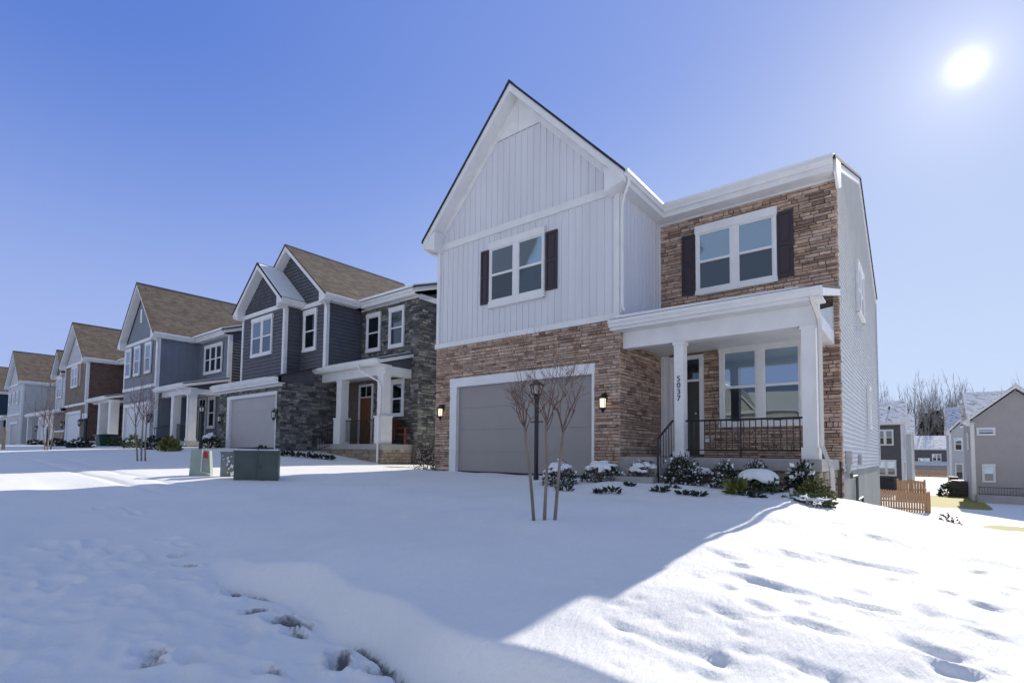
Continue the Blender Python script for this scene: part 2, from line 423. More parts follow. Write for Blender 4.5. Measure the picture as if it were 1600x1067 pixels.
def garage(par, F, u0, u1, z0, z1, mat, trim=.25, head=.23, rows=4, cols=8, recess=.1):
    mb = MB()
    fbox(mb, F, u0-trim, u0, z0, z1+head, -recess, .04); fbox(mb, F, u1, u1+trim*.25, z0, z1+head, -recess, .04)
    fbox(mb, F, u0-trim-.01, u1+trim*.25+.01, z1, z1+head, -recess-.002, .045)
    mb.build('garage_trim', M['white'], par)
    d = MB(); h = (z1-z0)/rows
    for i in range(rows):
        fbox(d, F, u0, u1, z0+i*h+.004, z0+(i+1)*h-.004, -recess, -recess+.03)
    fbox(d, F, u0, u1, z0, z1, -recess-.02, -recess+.018)
    sl_ = MB(); fbox(sl_, F, u0+.005, u1-.005, z0, z0+.075, -recess+.031, -recess+.045); sl_.build('door_seal', M['black'], par)
    return d.build('garage_door', mat, par)
def lantern(par, F, u, z, lit=True, s=1.):
    """wall lantern: back plate, arm, cage, glass"""
    mb = MB(); g = MB()
    c = F(u, z, .16*s)
    fbox(mb, F, u-.05*s, u+.05*s, z+.06*s, z+.24*s, .02, .05*s)
    mb.tube([F(u,z+.17*s,.03), F(u,z+.25*s,.09*s), F(u,z+.22*s,.16*s)], .018*s, 6)
    mb.lathe([(.001,c[2]+.24*s),(.04*s,c[2]+.2*s),(.105*s,c[2]+.14*s),(.105*s,c[2]+.125*s),(.08*s,c[2]+.12*s)], c[0], c[1], 6)
    mb.lathe([(.08*s,c[2]-.1*s),(.085*s,c[2]-.115*s),(.05*s,c[2]-.16*s),(.012*s,c[2]-.22*s),(.001,c[2]-.23*s)], c[0], c[1], 6)
    for k in range(6):
        a = 2*math.pi*(k+.5)/6
        mb.tube([(c[0]+.085*s*math.cos(a),c[1]+.085*s*math.sin(a),c[2]+.125*s),(c[0]+.075*s*math.cos(a),c[1]+.075*s*math.sin(a),c[2]-.105*s)], .008*s, 4)
    g.lathe([(.001,c[2]+.12*s),(.07*s,c[2]+.115*s),(.062*s,c[2]-.1*s),(.001,c[2]-.102*s)], c[0], c[1], 8)
    o = mb.build('wall_lantern', M['black'], par)
    g.build('lamp_glass', M['lampglow'] if lit else M['lampglass'], o)
    return o
def gable_roof(par, c, hw, ze, zr, yf, yb, mat, ov=.4, yw=None, th=.07, snow_right=None, returns=True, ret_z=.28, close=True):
    """front gable over [c-hw, c+hw], ridge along Y. white rake trim, soffit, eave returns"""
    sl = (zr-ze)/hw
    mb = MB()
    for sgn in (-1, 1):
        e = c+sgn*hw
        mb.slab((c,yf,zr),(c,yb,zr),(e,yb,ze),(e,yf,ze), th)
    o = mb.build('roof', mat, par)
    rc = MB(); rc.slab((c-.13,yf,zr-.13*sl+.012),(c-.13,yb,zr-.13*sl+.012),(c,yb,zr+.016),(c,yf,zr+.016),.02); rc.slab((c+.13,yf,zr-.13*sl+.012),(c+.13,yb,zr-.13*sl+.012),(c,yb,zr+.016),(c,yf,zr+.016),.02); rc.build('ridge_cap', M['dkshingle'], par)
    w = MB()
    for sgn in (-1, 1):
        e = c+sgn*(hw-.03); d = th+.002
        w.slab((c,yf+.03,zr-d),(c,yw,zr-d),(e,yw,ze+.03*sl-d),(e,yf+.03,ze+.03*sl-d), .2)
    w.build('rake_trim', M['white'], par)
    if returns:
        for sgn in (-1, 1):
            r_ = MB(); a = c+sgn*(hw-.035); b = c+sgn*(hw-ov*1.15)
            t = ze-th-.01
            r_.prism([(a,yf+.04,t),(a,yf+.04,t-ret_z*.55),(b,yf+.04,t-ret_z),(b,yf+.04,t+(hw-.035-(hw-ov*1.15))*sl*.55),], (0,yw-yf-.04,0))
            r_.build('eave_return', M['white'], par)
    if close:
        k = MB(); k.face([(c-hw+.05,yb-.01,ze-.1),(c+hw-.05,yb-.01,ze-.1),(c,yb-.01,zr-.1)]); k.build('rear_gable', M['slate'], par)
    return o
def eave_side(par, xw, xe, y0, y1, z, side):
    """boxed eave with gutter along Y, wall at xw, outer edge xe"""
    mb = MB()
    s = 1 if xe > xw else -1
    mb.box(min(xw,xe-s*.131), max(xw,xe-s*.131), y0, y1, z-.245, z-.215)
    mb.prism([(xe,y0,z),(xe,y0,z-.06),(xe-s*.03,y0,z-.09),(xe-s*.045,y0,z-.14),(xe-s*.1,y0,z-.14),(xe-s*.1,y0,z)], (0,y1-y0,0))
    mb.box(min(xe-s*.101,xe-s*.13), max(xe-s*.101,xe-s*.13), y0+.001, y1-.001, z-.25, z-.01)
    return mb.build('gutter', M['white'], par)
def eave_front(par, x0, x1, yw, ye, z, depth=.25):
    mb = MB()
    mb.box(x0+.002, x1-.002, ye+.131, yw, z-depth+.004, z-depth+.035)
    mb.prism([(x0,ye,z),(x0,ye,z-.06),(x0,ye+.03,z-.09),(x0,ye+.045,z-.14),(x0,ye+.1,z-.14),(x0,ye+.1,z)], (x1-x0,0,0))
    mb.box(x0+.001, x1-.001, ye+.101, ye+.13, z-depth, z-.01)
    return mb.build('gutter', M['white'], par)
def main_roof(par, x0, x1, y0, y1, ze, pitch, mat, th=.07, snow=.0, end_trim=True):
    ym = (y0+y1)/2; zr = ze+pitch*(ym-y0)
    mb = MB()
    mb.slab((x0,y0,ze),(x1,y0,ze),(x1,ym,zr),(x0,ym,zr), th)
    mb.slab((x0,y1,ze),(x1,y1,ze),(x1,ym,zr),(x0,ym,zr), th)
    o = mb.build('roof', mat, par)
    for xa, xb in ((x1-.2,x1-.03),(x0+.03,x0+.2)):
        w = MB(); w.slab((xa,y0+.12,ze+.12*pitch-th-.003),(xb,y0+.12,ze+.12*pitch-th-.003),(xb,ym,zr-th-.003),(xa,ym,zr-th-.003), .17)
        w.slab((xa,y1-.12,ze+.12*pitch-th-.003),(xb,y1-.12,ze+.12*pitch-th-.003),(xb,ym,zr-th-.003),(xa,ym,zr-th-.003), .17)
        w.build('rake_board', M['white'], par)
    if snow:
        s = MB(); q = .004
        s.slab((x0+.1,y0-.03,ze-.03*pitch+snow),(x1-.04,y0-.03,ze-.03*pitch+snow),(x1-.04,ym,zr+snow),(x0+.1,ym,zr+snow), snow+.045)
        s.build('roof_snow', M['snow'], par)
    return zr
def downspout(par, path, mat=None, r=.036, name='downspout'):
    mb = MB()
    for i in range(1):
        mb.tube(path, r, 4)
    return mb.build(name, mat or M['white'], par)
def column(par, x0, x1, y0, y1, z0, z1, base=.22, ped=None):
    mb = MB()
    mb.box(x0, x1, y0, y1, z0+.0, z1)
    mb.box(x0-.025, x1+.025, y0-.025, y1+.025, z0+.003, z0+base)
    mb.box(x0-.02, x1+.02, y0-.02, y1+.02, z1-.07, z1-.004)
    if ped: 
        mb.box(x0-.06, x1+.06, y0-.06, y1+.06, z0+.004, ped)
        mb.box(x0-.085, x1+.085, y0-.085, y1+.085, ped-.05, ped+.004)
    return mb.build('column', M['white'], par)
def railing(par, p, q, z0, z1, sp=.105, posts=(), dz=0.):
    """iron rail from p to q (xy), bottom rail z0, top z1, balusters"""
    mb = MB(); p = Vector((*p,0)); q = Vector((*q,0)); L = (q-p).length; d = (q-p)/L
    def P(t, z): v = p+d*t; return (v.x, v.y, z+dz*t/L)
    mb.tube([P(0,z1),P(L,z1)], .02, 6); mb.tube([P(0,z0),P(L,z0)], .013, 6)
    n = int(L/sp)
    for i in range(n+1):
        t = (i+.5)*L/(n+1)
        mb.tube([P(t,z0),P(t,z1)], .0105, 5)
    for t in posts: mb.tube([P(t*L,z0-.14),P(t*L,z1+.02)], .017, 6)
    return mb.build('railing', M['black'], par)
def door(par, F, u0, u1, z0, z1, mat, transom=.42, trim=.09):
    mb = MB()
    fbox(mb, F, u0-trim, u0, z0, z1+trim, -.02, .04); fbox(mb, F, u1, u1+trim, z0, z1+trim, -.02, .04)
    fbox(mb, F, u0, u1, z1, z1+trim, -.02, .04)
    zd = z1-transom
    if transom: fbox(mb, F, u0, u1, zd-.05, zd, -.02, .035)
    mb.build('door_frame', M['white'], par)
    d = MB(); fbox(d, F, u0, u1, z0, zd-.05, .0, .012)
    for a, b in ((.1,.46),(.54,.9)):
        for c, e in ((.08,.38),(.44,.92)):
            ua, ub = u0+(u1-u0)*a, u0+(u1-u0)*b; h = zd-.05-z0
            fbox(d, F, ua, ub, z0+h*c, z0+h*e, .012, .019)
    do = d.build('front_door', mat, par)
    k = MB(); cpt = F(u1-.08, z0+.95, .05); k.lathe([(.001,cpt[2]-.03),(.025,cpt[2]-.015),(.025,cpt[2]+.015),(.001,cpt[2]+.03)], cpt[0], cpt[1], 8); k.build('handle', M['metal'], do)
    if transom:
        t = MB(); fbox(t, F, u0, u1, zd, z1, .0, .006); fbox(t, F, (u0+u1)/2-.01, (u0+u1)/2+.01, zd, z1, .006, .02, 1); t.build('transom', [M['screen'], M['white']], par)
def trimbox(par, items, name='trim', mat=None):
    for it in items:
        mb = MB(); fbox(mb, *it[:6], it[6]+.02); o = mb.build(name, mat or M['white'], par)
    return o
def blades(mb, cx, cy, cz, rx, ry, rz, n, ll, lw, rg, flat=0., hemi=True, up=.3):
    """leaf-sized faces spread through an ellipsoid"""
    for _ in range(n):
        while True:
            x, y, z = rg.uniform(-1,1), rg.uniform(-1,1), rg.uniform(-.15 if hemi else -1,1)
            q = x*x+y*y+z*z
            if q < 1 and (q > .35 or rg.random() < .35): break
        an = math.atan2(y, x); k = 1+.18*math.sin(3*an+n)+.12*math.sin(5*an+n*.7)+(.15*(1-z) if hemi else 0)
        p = Vector((cx+x*rx*k, cy+y*ry*k, cz+z*rz*(1+.12*math.sin(4*an+n*1.3))))
        d = Vector((x+rg.uniform(-.7,.7), y+rg.uniform(-.7,.7), z*.6+up+rg.uniform(-.6,.6))).normalized()
        s = d.cross(Vector((rg.uniform(-1,1),rg.uniform(-1,1),rg.uniform(-1,1)))).normalized()
        l = ll*rg.uniform(.6,1.3); w = lw*rg.uniform(.7,1.2)
        t = rg.random(); t = (t,t,t)
        mb.face([p, p+d*l*.5+s*w, p+d*l, p+d*l*.5-s*w], 0, t)

# ------------------------------------------------------------------ terrain
def itp(x, pts):
    xs = [p[0] for p in pts]; ys = [p[1] for p in pts]
    return np.interp(x, xs, ys)
def sstep(a, b, x):
    t = np.clip((x-a)/(b-a), 0, 1); return t*t*(3-2*t)
ZF = [(-120,1.95),(-62,1.8),(-40,1.62),(-25,1.33),(-16,1.04),(-11.5,.86),(-8,.68),(-5,.44),(-2.5,.27),(-1,.21),(6,.12),(40,-.3)]
ZH = [(-120,1.98),(-62,1.93),(-44,1.86),(-31,1.76),(-25,1.70),(-20,1.62),(-17.5,1.36),(-15,1.10),(-10.7,1.08),(-1.5,1.05),(6,.95),(40,.8)]
def softnoise(x, y, seed, n=14, f0=.5, f1=3.):
    rg = np.random.RandomState(seed); o = np.zeros_like(x)
    for _ in range(n):
        f = np.exp(rg.uniform(np.log(f0), np.log(f1))); a = rg.uniform(0, 2*np.pi); p = rg.uniform(0, 2*np.pi)
        o += np.sin((x*np.cos(a)+y*np.sin(a))*f*2*np.pi+p)/f**.8
    return o/np.sqrt(n)
def terrain(x, y):
    x = np.asarray(x, float); y = np.asarray(y, float)
    zf = itp(x, ZF); zh = itp(x, ZH)
    bank = .29*sstep(-6.2, -3.6, x)
    wob = .06*np.sin(x*2.1)+.04*np.sin(x*5.3+1)
    bk = sstep(2.10, 2.37, y+wob)
    t = np.clip((y-2.28)/7.72, 0, 1)
    z = zf + bank*bk + (zh-zf-bank)*np.power(t, .78)*sstep(2.15, 3.3, y)**.3
    z = z - .19*np.maximum(0, x+1.6)*np.clip(y/9.6,0,1.2)
    # front yard falls to the lower back gardens
    wr = sstep(-2.2, -1.0, x)
    fall = wr*sstep(9.4, 20, y) + (1-wr)*sstep(24, 32, y)
    low = -1.38 - .002*np.clip(y-40,0,200)
    z = z*(1-fall) + low*fall
    return z
def tz(x, y): return float(terrain(np.array([x]), np.array([y]))[0])

# ------------------------------------------------------------------ camera model (also used to measure where things stand on the ground)
FPX, YAW, PIT, ROL, CY = 808.937, 0.671727777, 0.0541636, 0.010808518, 663.6976
EYE = Vector((0,0,1.6))
fw = Vector((-math.sin(YAW)*math.cos(PIT), math.cos(YAW)*math.cos(PIT), math.sin(PIT)))
rt = Vector((math.cos(YAW), math.sin(YAW), 0)); up0 = rt.cross(fw)
cr = rt*math.cos(ROL)+up0*math.sin(ROL); cu = -rt*math.sin(ROL)+up0*math.cos(ROL)
def ray(px, py): return cr*((px-800)/FPX)+cu*((CY-py)/FPX)+fw
def at(px, py):
    """point of the terrain seen at a place of the photograph"""
    d = ray(px, py); t = .6
    while t < 200:
        p = EYE+d*t
        if p.z < tz(p.x, p.y): break
        t *= 1.01
    a, b = t/1.01, t
    for _ in range(20):
        m = (a+b)/2; p = EYE+d*m
        if p.z < tz(p.x, p.y): b = m
        else: a = m
    return EYE+d*((a+b)/2)
cam = bpy.data.cameras.new('camera'); co = bpy.data.objects.new('camera', cam); COL.objects.link(co)
cam.sensor_width = 36; cam.lens = 36*FPX/1600; cam.shift_y = (CY-533.5)/1600
cam.clip_start = .05; cam.clip_end = 3000
from mathutils import Matrix
co.matrix_world = Matrix(((cr.x,cu.x,-fw.x,0),(cr.y,cu.y,-fw.y,0),(cr.z,cu.z,-fw.z,1.6),(0,0,0,1)))
scene.camera = co

# ------------------------------------------------------------------ ground
def build_ground():
    def spread(lo, hi, d, far_lo, far_hi, g=1.12):
        a = list(np.arange(lo, hi+1e-6, d)); s = d; x = hi
        while x < far_hi: s *= g; x += s; a.append(x)
        s = d; x = lo
        while x > far_lo: s *= g; x -= s; a.insert(0, x)
        return np.array(a)
    xs = spread(-7.3, 3.4, .025, -420, 420, 1.05)
    ya = np.concatenate([spread(.25, 2.75, .022, -60, 2.76, 1.12), np.arange(2.78, 5.2, .034)]); yb = spread(5.24, 10.4, .055, 5.24, 700, 1.09)
    ys = np.concatenate([ya[ya < 5.22], yb])
    X, Y = np.meshgrid(xs, ys); Z = terrain(X, Y)
    near = np.exp(-np.maximum(0, np.hypot(X+2, Y-4)-5)**2/60.)
    # wind-soft undulation, walked-on lower path, crusty lawn
    path = 1-sstep(2.05, 2.35, Y)
    lawn = sstep(2.45, 2.85, Y)
    right = sstep(-3.0, -.8, X)
    Z += .012*softnoise(X, Y, 3, 16, .25, 1.1)*near
    Z += .008*softnoise(X*.7+Y*.2, Y, 4, 18, 1.0, 3.2)*near*(.5+.9*path)
    Z += .0030*softnoise(X, Y, 5, 22, 3., 8.)*near*(.35+.8*path+.5*right*lawn)
    Z += .013*softnoise(X*.55-Y*.3, Y*1.15, 8, 22, .7, 2.6)*near*right*lawn
    Z += .0035*softnoise(X*.6+Y*.35, Y*1.2-X*.2, 9, 30, 3., 7.5)*near*right*lawn*(.6+.4*softnoise(X, Y, 10, 8, .4, 1.2))
    Z += .010*sstep(.1,.9,softnoise(X*.5, Y*.5, 11, 10, .5, 1.3))*lawn*near
    WET_SHADE = np.zeros_like(X)
    NA = softnoise(X, Y, 41, 16, .8, 3.5); NB = softnoise(X, Y, 42, 16, .8, 3.5); NC = softnoise(X, Y, 43, 24, 3., 9.)
    def print_at(px, py, rx, ry, dep, ang=0., rim=.25, wild=0., sharp=0., wet_shade=0.):
        nonlocal Z, WET_SHADE
        p = at(px, py); c, s_ = math.cos(ang), math.sin(ang)
        if p.y > 11: return
        R0 = max(rx, ry)*4
        ix = np.where(np.abs(xs-p.x) < R0)[0]; iy = np.where(np.abs(ys-p.y) < R0)[0]
        if not len(ix) or not len(iy): return
        sl_ = (slice(iy[0], iy[-1]+1), slice(ix[0], ix[-1]+1))
        dx, dy = X[sl_]-p.x+wild*rx*.55*NA[sl_], Y[sl_]-p.y+wild*ry*.8*NB[sl_]
        u, v = (dx*c+dy*s_)/rx, (-dx*s_+dy*c)/ry
        v = np.where(v > 0, v*(1+.5*wild), v*(1-.25*wild))
        q = u*u+v*v
        Z[sl_] = Z[sl_] - dep*np.exp(-q**(1.6-.7*wild+sharp))*(1+.45*wild*NC[sl_]) + dep*rim*np.exp(-(np.sqrt(q)-1.55)**2/.12)
        if wet_shade: WET_SHADE[sl_] = np.maximum(WET_SHADE[sl_], wet_shade*np.exp(-((u-.05)**2*1.1+(v-.55)**2*1.7)**1.5)*(1+.35*NC[sl_]))  # wet ground and hollow shade painted on the far wall
    rg0 = random.Random(9)
    # deep holes in the sunlit lawn
    for px, py, rx, ry, d, a in ((1575,866,.13,.075,.11,.2),(1528,893,.10,.05,.05,.1),(1310,818,.16,.08,.05,.1),(1365,838,.13,.06,.04,0),(1342,878,.26,.07,.055,.25),
        (1200,915,.22,.09,.05,.3),(1155,884,.16,.06,.04,.2),(1125,868,.14,.05,.03,.2),(1455,960,.10,.13,.07,.5),(1463,1012,.14,.10,.075,0),(1535,948,.10,.05,.05,.1),(1585,925,.13,.04,.045,.1),
        (1425,910,.10,.05,.04,.1),(1188,955,.16,.06,.04,.1),(1330,945,.18,.05,.035,.2),(1000,985,.16,.05,.03,.2),(1080,1010,.2,.06,.03,.3),(1250,870,.16,.04,.03,.3),(1560,1000,.15,.06,.04,.2),(1310,990,.17,.06,.04,.3),(1400,870,.12,.04,.03,.1),(1490,1045,.13,.07,.05,.2),(1120,960,.15,.05,.03,.25),(1260,1035,.18,.06,.03,.3)):
        print_at(px, py, rx*rg0.uniform(.7,1.25), ry*rg0.uniform(.8,1.1), d*rg0.uniform(.7,1.3), -.35+a*rg0.uniform(.5,1.5), .06, 1.)
    for _ in range(65):
        px, py = rg0.uniform(960,1600), rg0.uniform(800,1060)
        if (px-735)/500+(py-990)/225 < .2: continue
        print_at(px, py, rg0.uniform(.04,.09), rg0.uniform(.03,.05), rg0.uniform(.010,.028), rg0.uniform(-.6,.4), .1, .8)
    # footprints on the snowed-up path
    rg = random.Random(21)
    for px, py, s_, d in ((273,866,1,.05),(292,884,1,.05),(288,850,1.1,.025),(296,907,1.1,.03),(365,929,1,.07),(396,958,1,.06),(446,973,1.25,.085),(462,988,.9,.045),(470,975,1,.04),(531,1027,1,.06),(532,1041,1.05,.06),(420,1052,1,.04),(235,1020,1.2,.05),(300,1030,1,.03),(232,1038,1,.04),
        (152,795,1,.03),(200,797,1,.025),(213,803,1,.025),(265,842,1,.02),(575,1052,.9,.05),(600,1062,.9,.04)):
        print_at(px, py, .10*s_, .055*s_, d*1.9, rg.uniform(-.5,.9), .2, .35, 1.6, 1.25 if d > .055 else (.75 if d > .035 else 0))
    for _ in range(170):
        x, y = rg.uniform(-7.2,-.8), rg.uniform(.35,1.8)
        dx, dy = X-x, Y-y; a = rg.uniform(-.6,.6); c, s_ = math.cos(a), math.sin(a)
        sx = rg.uniform(.09,.17)
        q = ((dx*c+dy*s_)/sx)**2+((-dx*s_+dy*c)/(sx*rg.uniform(.5,.8)))**2
        Z = Z - rg.uniform(.008,.034)*np.exp(-q**rg.uniform(1.4,3.2)) + rg.uniform(.003,.010)*np.exp(-(np.sqrt(q)-1.5)**2/.15)
    # undercut edge of the lawn snow along the path and two long tyre ruts in the road verge
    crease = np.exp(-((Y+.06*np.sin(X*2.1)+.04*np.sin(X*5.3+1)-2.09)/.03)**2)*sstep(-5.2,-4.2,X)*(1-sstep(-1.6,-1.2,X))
    WET_SHADE = np.maximum(WET_SHADE, crease*1.25*sstep(-.25, .6, softnoise(X*.8, Y*0, 31, 8, .5, 2.)+.25*softnoise(X, Y, 33, 12, 3., 8.)))  # painted shade and wet ground darken the crease
    Z -= .10*crease*(.5+.5*softnoise(X*.8, Y*0, 31, 8, .5, 2.))
    for y0, d in ((3.25,.03),(3.9,.022)):
        Z -= d*np.exp(-((Y-y0-.012*(X+12))/.10)**2)*(1-sstep(-11.0,-9.8,X))*sstep(-24,-19,X)
    # lumps that the snow makes over the planting bed
    for x, y, r, h in ((-6.2,9.0,.35,.06),(-4.6,8.8,.4,.06),(-3.3,8.9,.4,.07),(-2.4,8.9,.35,.05),(-11.0,9.6,.3,.07)):
        Z += h*np.exp(-((X-x)**2+(Y-y)**2)/r**2)
    p = at(850,824); Z += .05*np.exp(-((X-p.x)**2+(Y-p.y)**2)/.28**2)
    W = np.clip(WET_SHADE, 0, 1)
    # melted strips
    B = np.zeros_like(X)
    B = np.maximum(B, np.exp(-((X+13.2)/1.6)**2-((Y-11.15)/.42)**2)*1.0)
    B = np.maximum(B, np.exp(-((X+11.3)/.45)**2-((Y-5.4)/.12)**2)*.6)
    B = np.maximum(B, np.exp(-(np.maximum(0,np.abs(X-6.2)-3.6)/.8)**2-((Y-30.6-.08*X)/.85)**2)*1.2)
    B = np.maximum(B, np.exp(-(np.maximum(0,np.abs(X-1.6)-1.2)/.35)**2-(np.maximum(0,np.abs(Y-47)-5)/1.2)**2)*1.2)
    ny, nx = X.shape
    vs = np.stack([X.ravel(), Y.ravel(), Z.ravel()], 1)
    idx = np.arange(nx*ny).reshape(ny, nx)
    fs = np.stack([idx[:-1,:-1].ravel(), idx[:-1,1:].ravel(), idx[1:,1:].ravel(), idx[1:,:-1].ravel()], 1)
    me = bpy.data.meshes.new('snowy_ground')
    me.vertices.add(len(vs)); me.vertices.foreach_set('co', vs.ravel())
    me.loops.add(fs.size); me.loops.foreach_set('vertex_index', fs.ravel())
    me.polygons.add(len(fs)); me.polygons.foreach_set('loop_start', np.arange(0, fs.size, 4)); me.polygons.foreach_set('loop_total', np.full(len(fs), 4))
    a = me.attributes.new('bare', 'FLOAT', 'POINT'); a.data.foreach_set('value', B.ravel())
    a = me.attributes.new('wet_shade', 'FLOAT', 'POINT'); a.data.foreach_set('value', W.ravel())
    me.update(calc_edges=True); me.polygons.foreach_set('use_smooth', [True]*len(fs)); me.materials.append(M['ground'])
    o = bpy.data.objects.new('snowy_ground', me); COL.objects.link(o); o['kind'] = 'structure'
build_ground()

# ------------------------------------------------------------------ the house in front: white gable over tan stone
def house_main():
    h = thing('house', 'large white board-sided house with tan stone front, dark plum shutters and house number 5037', 'house', (-6, 10, 1.05))
    XL, XR, X2, YF, YS, YB = -10.67, -5.04, -1.29, 10.0, 12.21, 23.3
    F, G, S, BS = FR(YF), FR(YS), SX(X2), SX(XR)
    c = (XL+XR)/2
    # core masses behind the claddings
    k = MB()
    k.box(XL+.02, XR-.02, YF+.16, YS+.3, .4, 7.3); k.box(XL+.02, X2-.02, YS+.02, YB-.02, -2.2, 7.3)
    k.build('wall_core', M['mortar'], h)
    # stone of the garage storey
    GA = (-9.846, -5.69, 1.04, 3.36)
    s = MB()
    stones(s, F, XL, XR, .9, 4.49, [(GA[0]-.2,GA[1]+.04,.9,GA[3]+.18)], TAN, 1, wrap=(0,.025))
    bm = MB()
    fbox(bm, F, XL, GA[0]-.05, .6, 4.5, -.15, -.001); fbox(bm, F, GA[1]+.01, XR-.002, .6, 4.5, -.15, -.001); fbox(bm, F, GA[0]-.05, GA[1]+.01, GA[3]+.02, 4.5, -.15, -.001)
    bm.build('wall_base', M['mortar'], h)
    stones(s, BS, YF-.02, YS, .9, 4.49, [], TAN, 2, wrap=(.0,0))
    # stone of the right wing, plus the porch foundation
    holes = [(-4.08,-2.42,5.42,6.93),(-3.55,-1.95,2.3,3.95),(-5.04,-4.0,1.5,4.0)]
    stones(s, G, XR, X2, 1.5, 7.27, holes, TAN, 3, wrap=(0,.03))
    stones(s, FR(10.06), XR+.02, -1.40, .7, 1.33, [], BASEST, 4, hr=(.07,.13), wrap=(0,.03))
    stones(s, SX(-1.40), 10.04, YS, .3, 1.33, [], BASEST, 5, hr=(.07,.13))
    stones(s, SX(X2), YS-.02, YS+.10, .2, 7.27, [], TAN, 6, lr=(.13,.2))
    stones(s, SNX(XL), YF-.01, YF+.12, .9, 4.49, [], TAN, 7, lr=(.13,.2))
    s.build('stone_veneer', M['stone'], h)
    # board-and-batten upper storey and gable
    b = MB()
    ze, zr, hw = 7.55, 10.87, 3.12; sl = (zr-ze)/hw
    batten(b, F, XL, XR, 4.6, lambda u: 7.28)
    zt = lambda u: zr-.44-abs(u-c)*sl
    batten(b, F, XL+.02, XR-.02, 7.42, lambda u: max(7.43, min(zt(u), 9.70)))
    batten(b, BS, YF, YS+.02, 4.6, lambda u: 7.32)
    b.build('board_siding', M['board'], h)
    trimbox(h, [(F,XL-.03,XR+.03,4.485,4.615,-.03,.05),(F,XL-.01,XR+.012,7.262,7.44,-.03,.03),(F,XL-.01,XL+.10,4.62,7.26,-.03,.026),(F,XR-.10,XR+.012,4.62,7.26,-.03,.026),
                (BS,YF-.0,YF+.08,4.62,7.26,-.03,.028),(BS,YF,YS,4.5,4.6,-.03,.03),(G,XR-.0,XR+.03,4.9,7.25,0,.03)], 'trim_board')
    p = MB(); a = (zr-.44-9.71)/sl
    p.prism([F(c-a,9.71,.0),F(c+a,9.71,0),F(c,zr-.44,0)], (0,-.02,0)); fbox(p, F, c-.02, c+.02, 9.73, zr-.52, .02, .035)
    rb = MB()
    for sg_ in (-1,1):
        e_ = c+sg_*(hw-.3); rb.prism([F(c,zr-.26,0),F(c,zr-.455,0),F(e_,zr-.455-(hw-.3)*sl,0),F(e_,zr-.26-(hw-.3)*sl,0)], (0,-.03-.002*sg_,0))
    rb.build('rake_frieze', M['white'], h)
    p.build('gable_panel', M['white'], h)
    gable_roof(h, c, hw, ze, zr, YF-.40, 17.6, M['dkshingle'], ov=.42, yw=YF+.01)
    eave_side(h, XR, c+hw+.06, YF-.34, YS-.36, ze, 1); eave_side(h, XL, c-hw-.06, YF-.34, YB, ze, -1)
    # right wing: cornice box, frieze, roof
    eave_front(h, c+hw-.06, X2+.02, YS, YS-.535, 7.545, .255)
    cn = MB(); cn.box(XR+.002, c+hw-.05, YS-.40, YS-.001, 7.295, 7.33); cn.build('soffit', M['white'], h)
    trimbox(h, [(G,XR,X2+.02,7.262,7.32,-.03,.05)], 'frieze')
    cb = MB(); cb.prism([(X2+.021,YS-.37,7.54),(X2+.021,YS-.37,7.27),(X2+.021,YS-.04,7.06),(X2+.021,YS+.40,7.26),(X2+.021,YS+.40,7.80)], (.05,0,0)); cb.build('cornice_return', M['white'], h)
    main_roof(h, XL-.3, X2+.07, YS-.48, YB+.25, 7.57, .36, M['dkshingle'], snow=.05)
    # side wall of lap siding over a parged foundation
    l = MB()
    zr2 = 7.50; ym = (YS-.4+YB+.2)/2
    def sfn(z):
        if z < 7.62: return (YS+.10, YB)
        d = (z-7.62)/.36; return (YS+.1+d, YB-d)
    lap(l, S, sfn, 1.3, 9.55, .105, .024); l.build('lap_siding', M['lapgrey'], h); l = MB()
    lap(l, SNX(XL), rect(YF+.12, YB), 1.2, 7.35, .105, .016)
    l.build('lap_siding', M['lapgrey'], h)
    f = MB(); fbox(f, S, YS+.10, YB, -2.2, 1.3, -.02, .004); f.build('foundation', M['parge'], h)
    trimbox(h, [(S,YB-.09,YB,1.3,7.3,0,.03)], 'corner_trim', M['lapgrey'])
    # openings
    garage(h, F, GA[0], GA[1], GA[2], GA[3], M['garage'], trim=.25, head=.235)
    window(h, F, -8.70, -6.98, 5.31, 7.03, 2, trim=.04, head=.18, sill=.17)
    shutter(h, F, -9.04, -8.74, 5.46, 6.89, M['shutter']); shutter(h, F, -6.955, -6.63, 5.46, 6.88, M['shutter'])
    window(h, lambda u,z,n=0.: G(u,z,n+.028), -4.12, -2.38, 5.35, 7.01, 2, trim=.06, head=.19, sill=.11)
    GS = lambda u,z,n=0.: G(u,z,n+.03)
    shutter(h, GS, -4.47, -4.15, 5.42, 6.87, M['shutter']); shutter(h, GS, -2.385, -2.06, 5.43, 6.88, M['shutter'])
    window(h, lambda u,z,n=0.: G(u,z,n+.028), -3.61, -1.89, 2.23, 4.035, 2, trim=.09, head=.10, sill=.08)
    door(h, lambda u,z,n=0.: G(u,z,n+.01), -4.70, -4.08, 1.62, 3.86, M['doordark'], transom=.48, trim=.1)
    window(h, S, 15.9, 17.6, 5.36, 6.75, 2, trim=.09, head=.12, dark=True)
    window(h, S, 18.5, 19.15, 2.42, 3.72, 1, trim=.08, head=.1, dark=True)
    lantern(h, F, -10.36, 2.68, s=.9); lantern(h, F, -5.36, 2.68, s=.9)
    # porch
    PF = 10.1
    d = MB(); d.box(XR+.02, -1.33, PF-.15, YS-.0, 1.34, 1.55); d.box(XR+.02, -3.98, PF-.5, PF-.152, 1.0, 1.34); d.box(XR+.02, -3.98, PF-.85, PF-.502, .8, 1.17)
    d.build('porch_floor', M['concrete'], h)
    fm = MB(); fm.box(XR+.02, -1.43, PF-.02, YS-.05, .4, 1.34); fm.build('porch_foundation', M['mortar'], h)
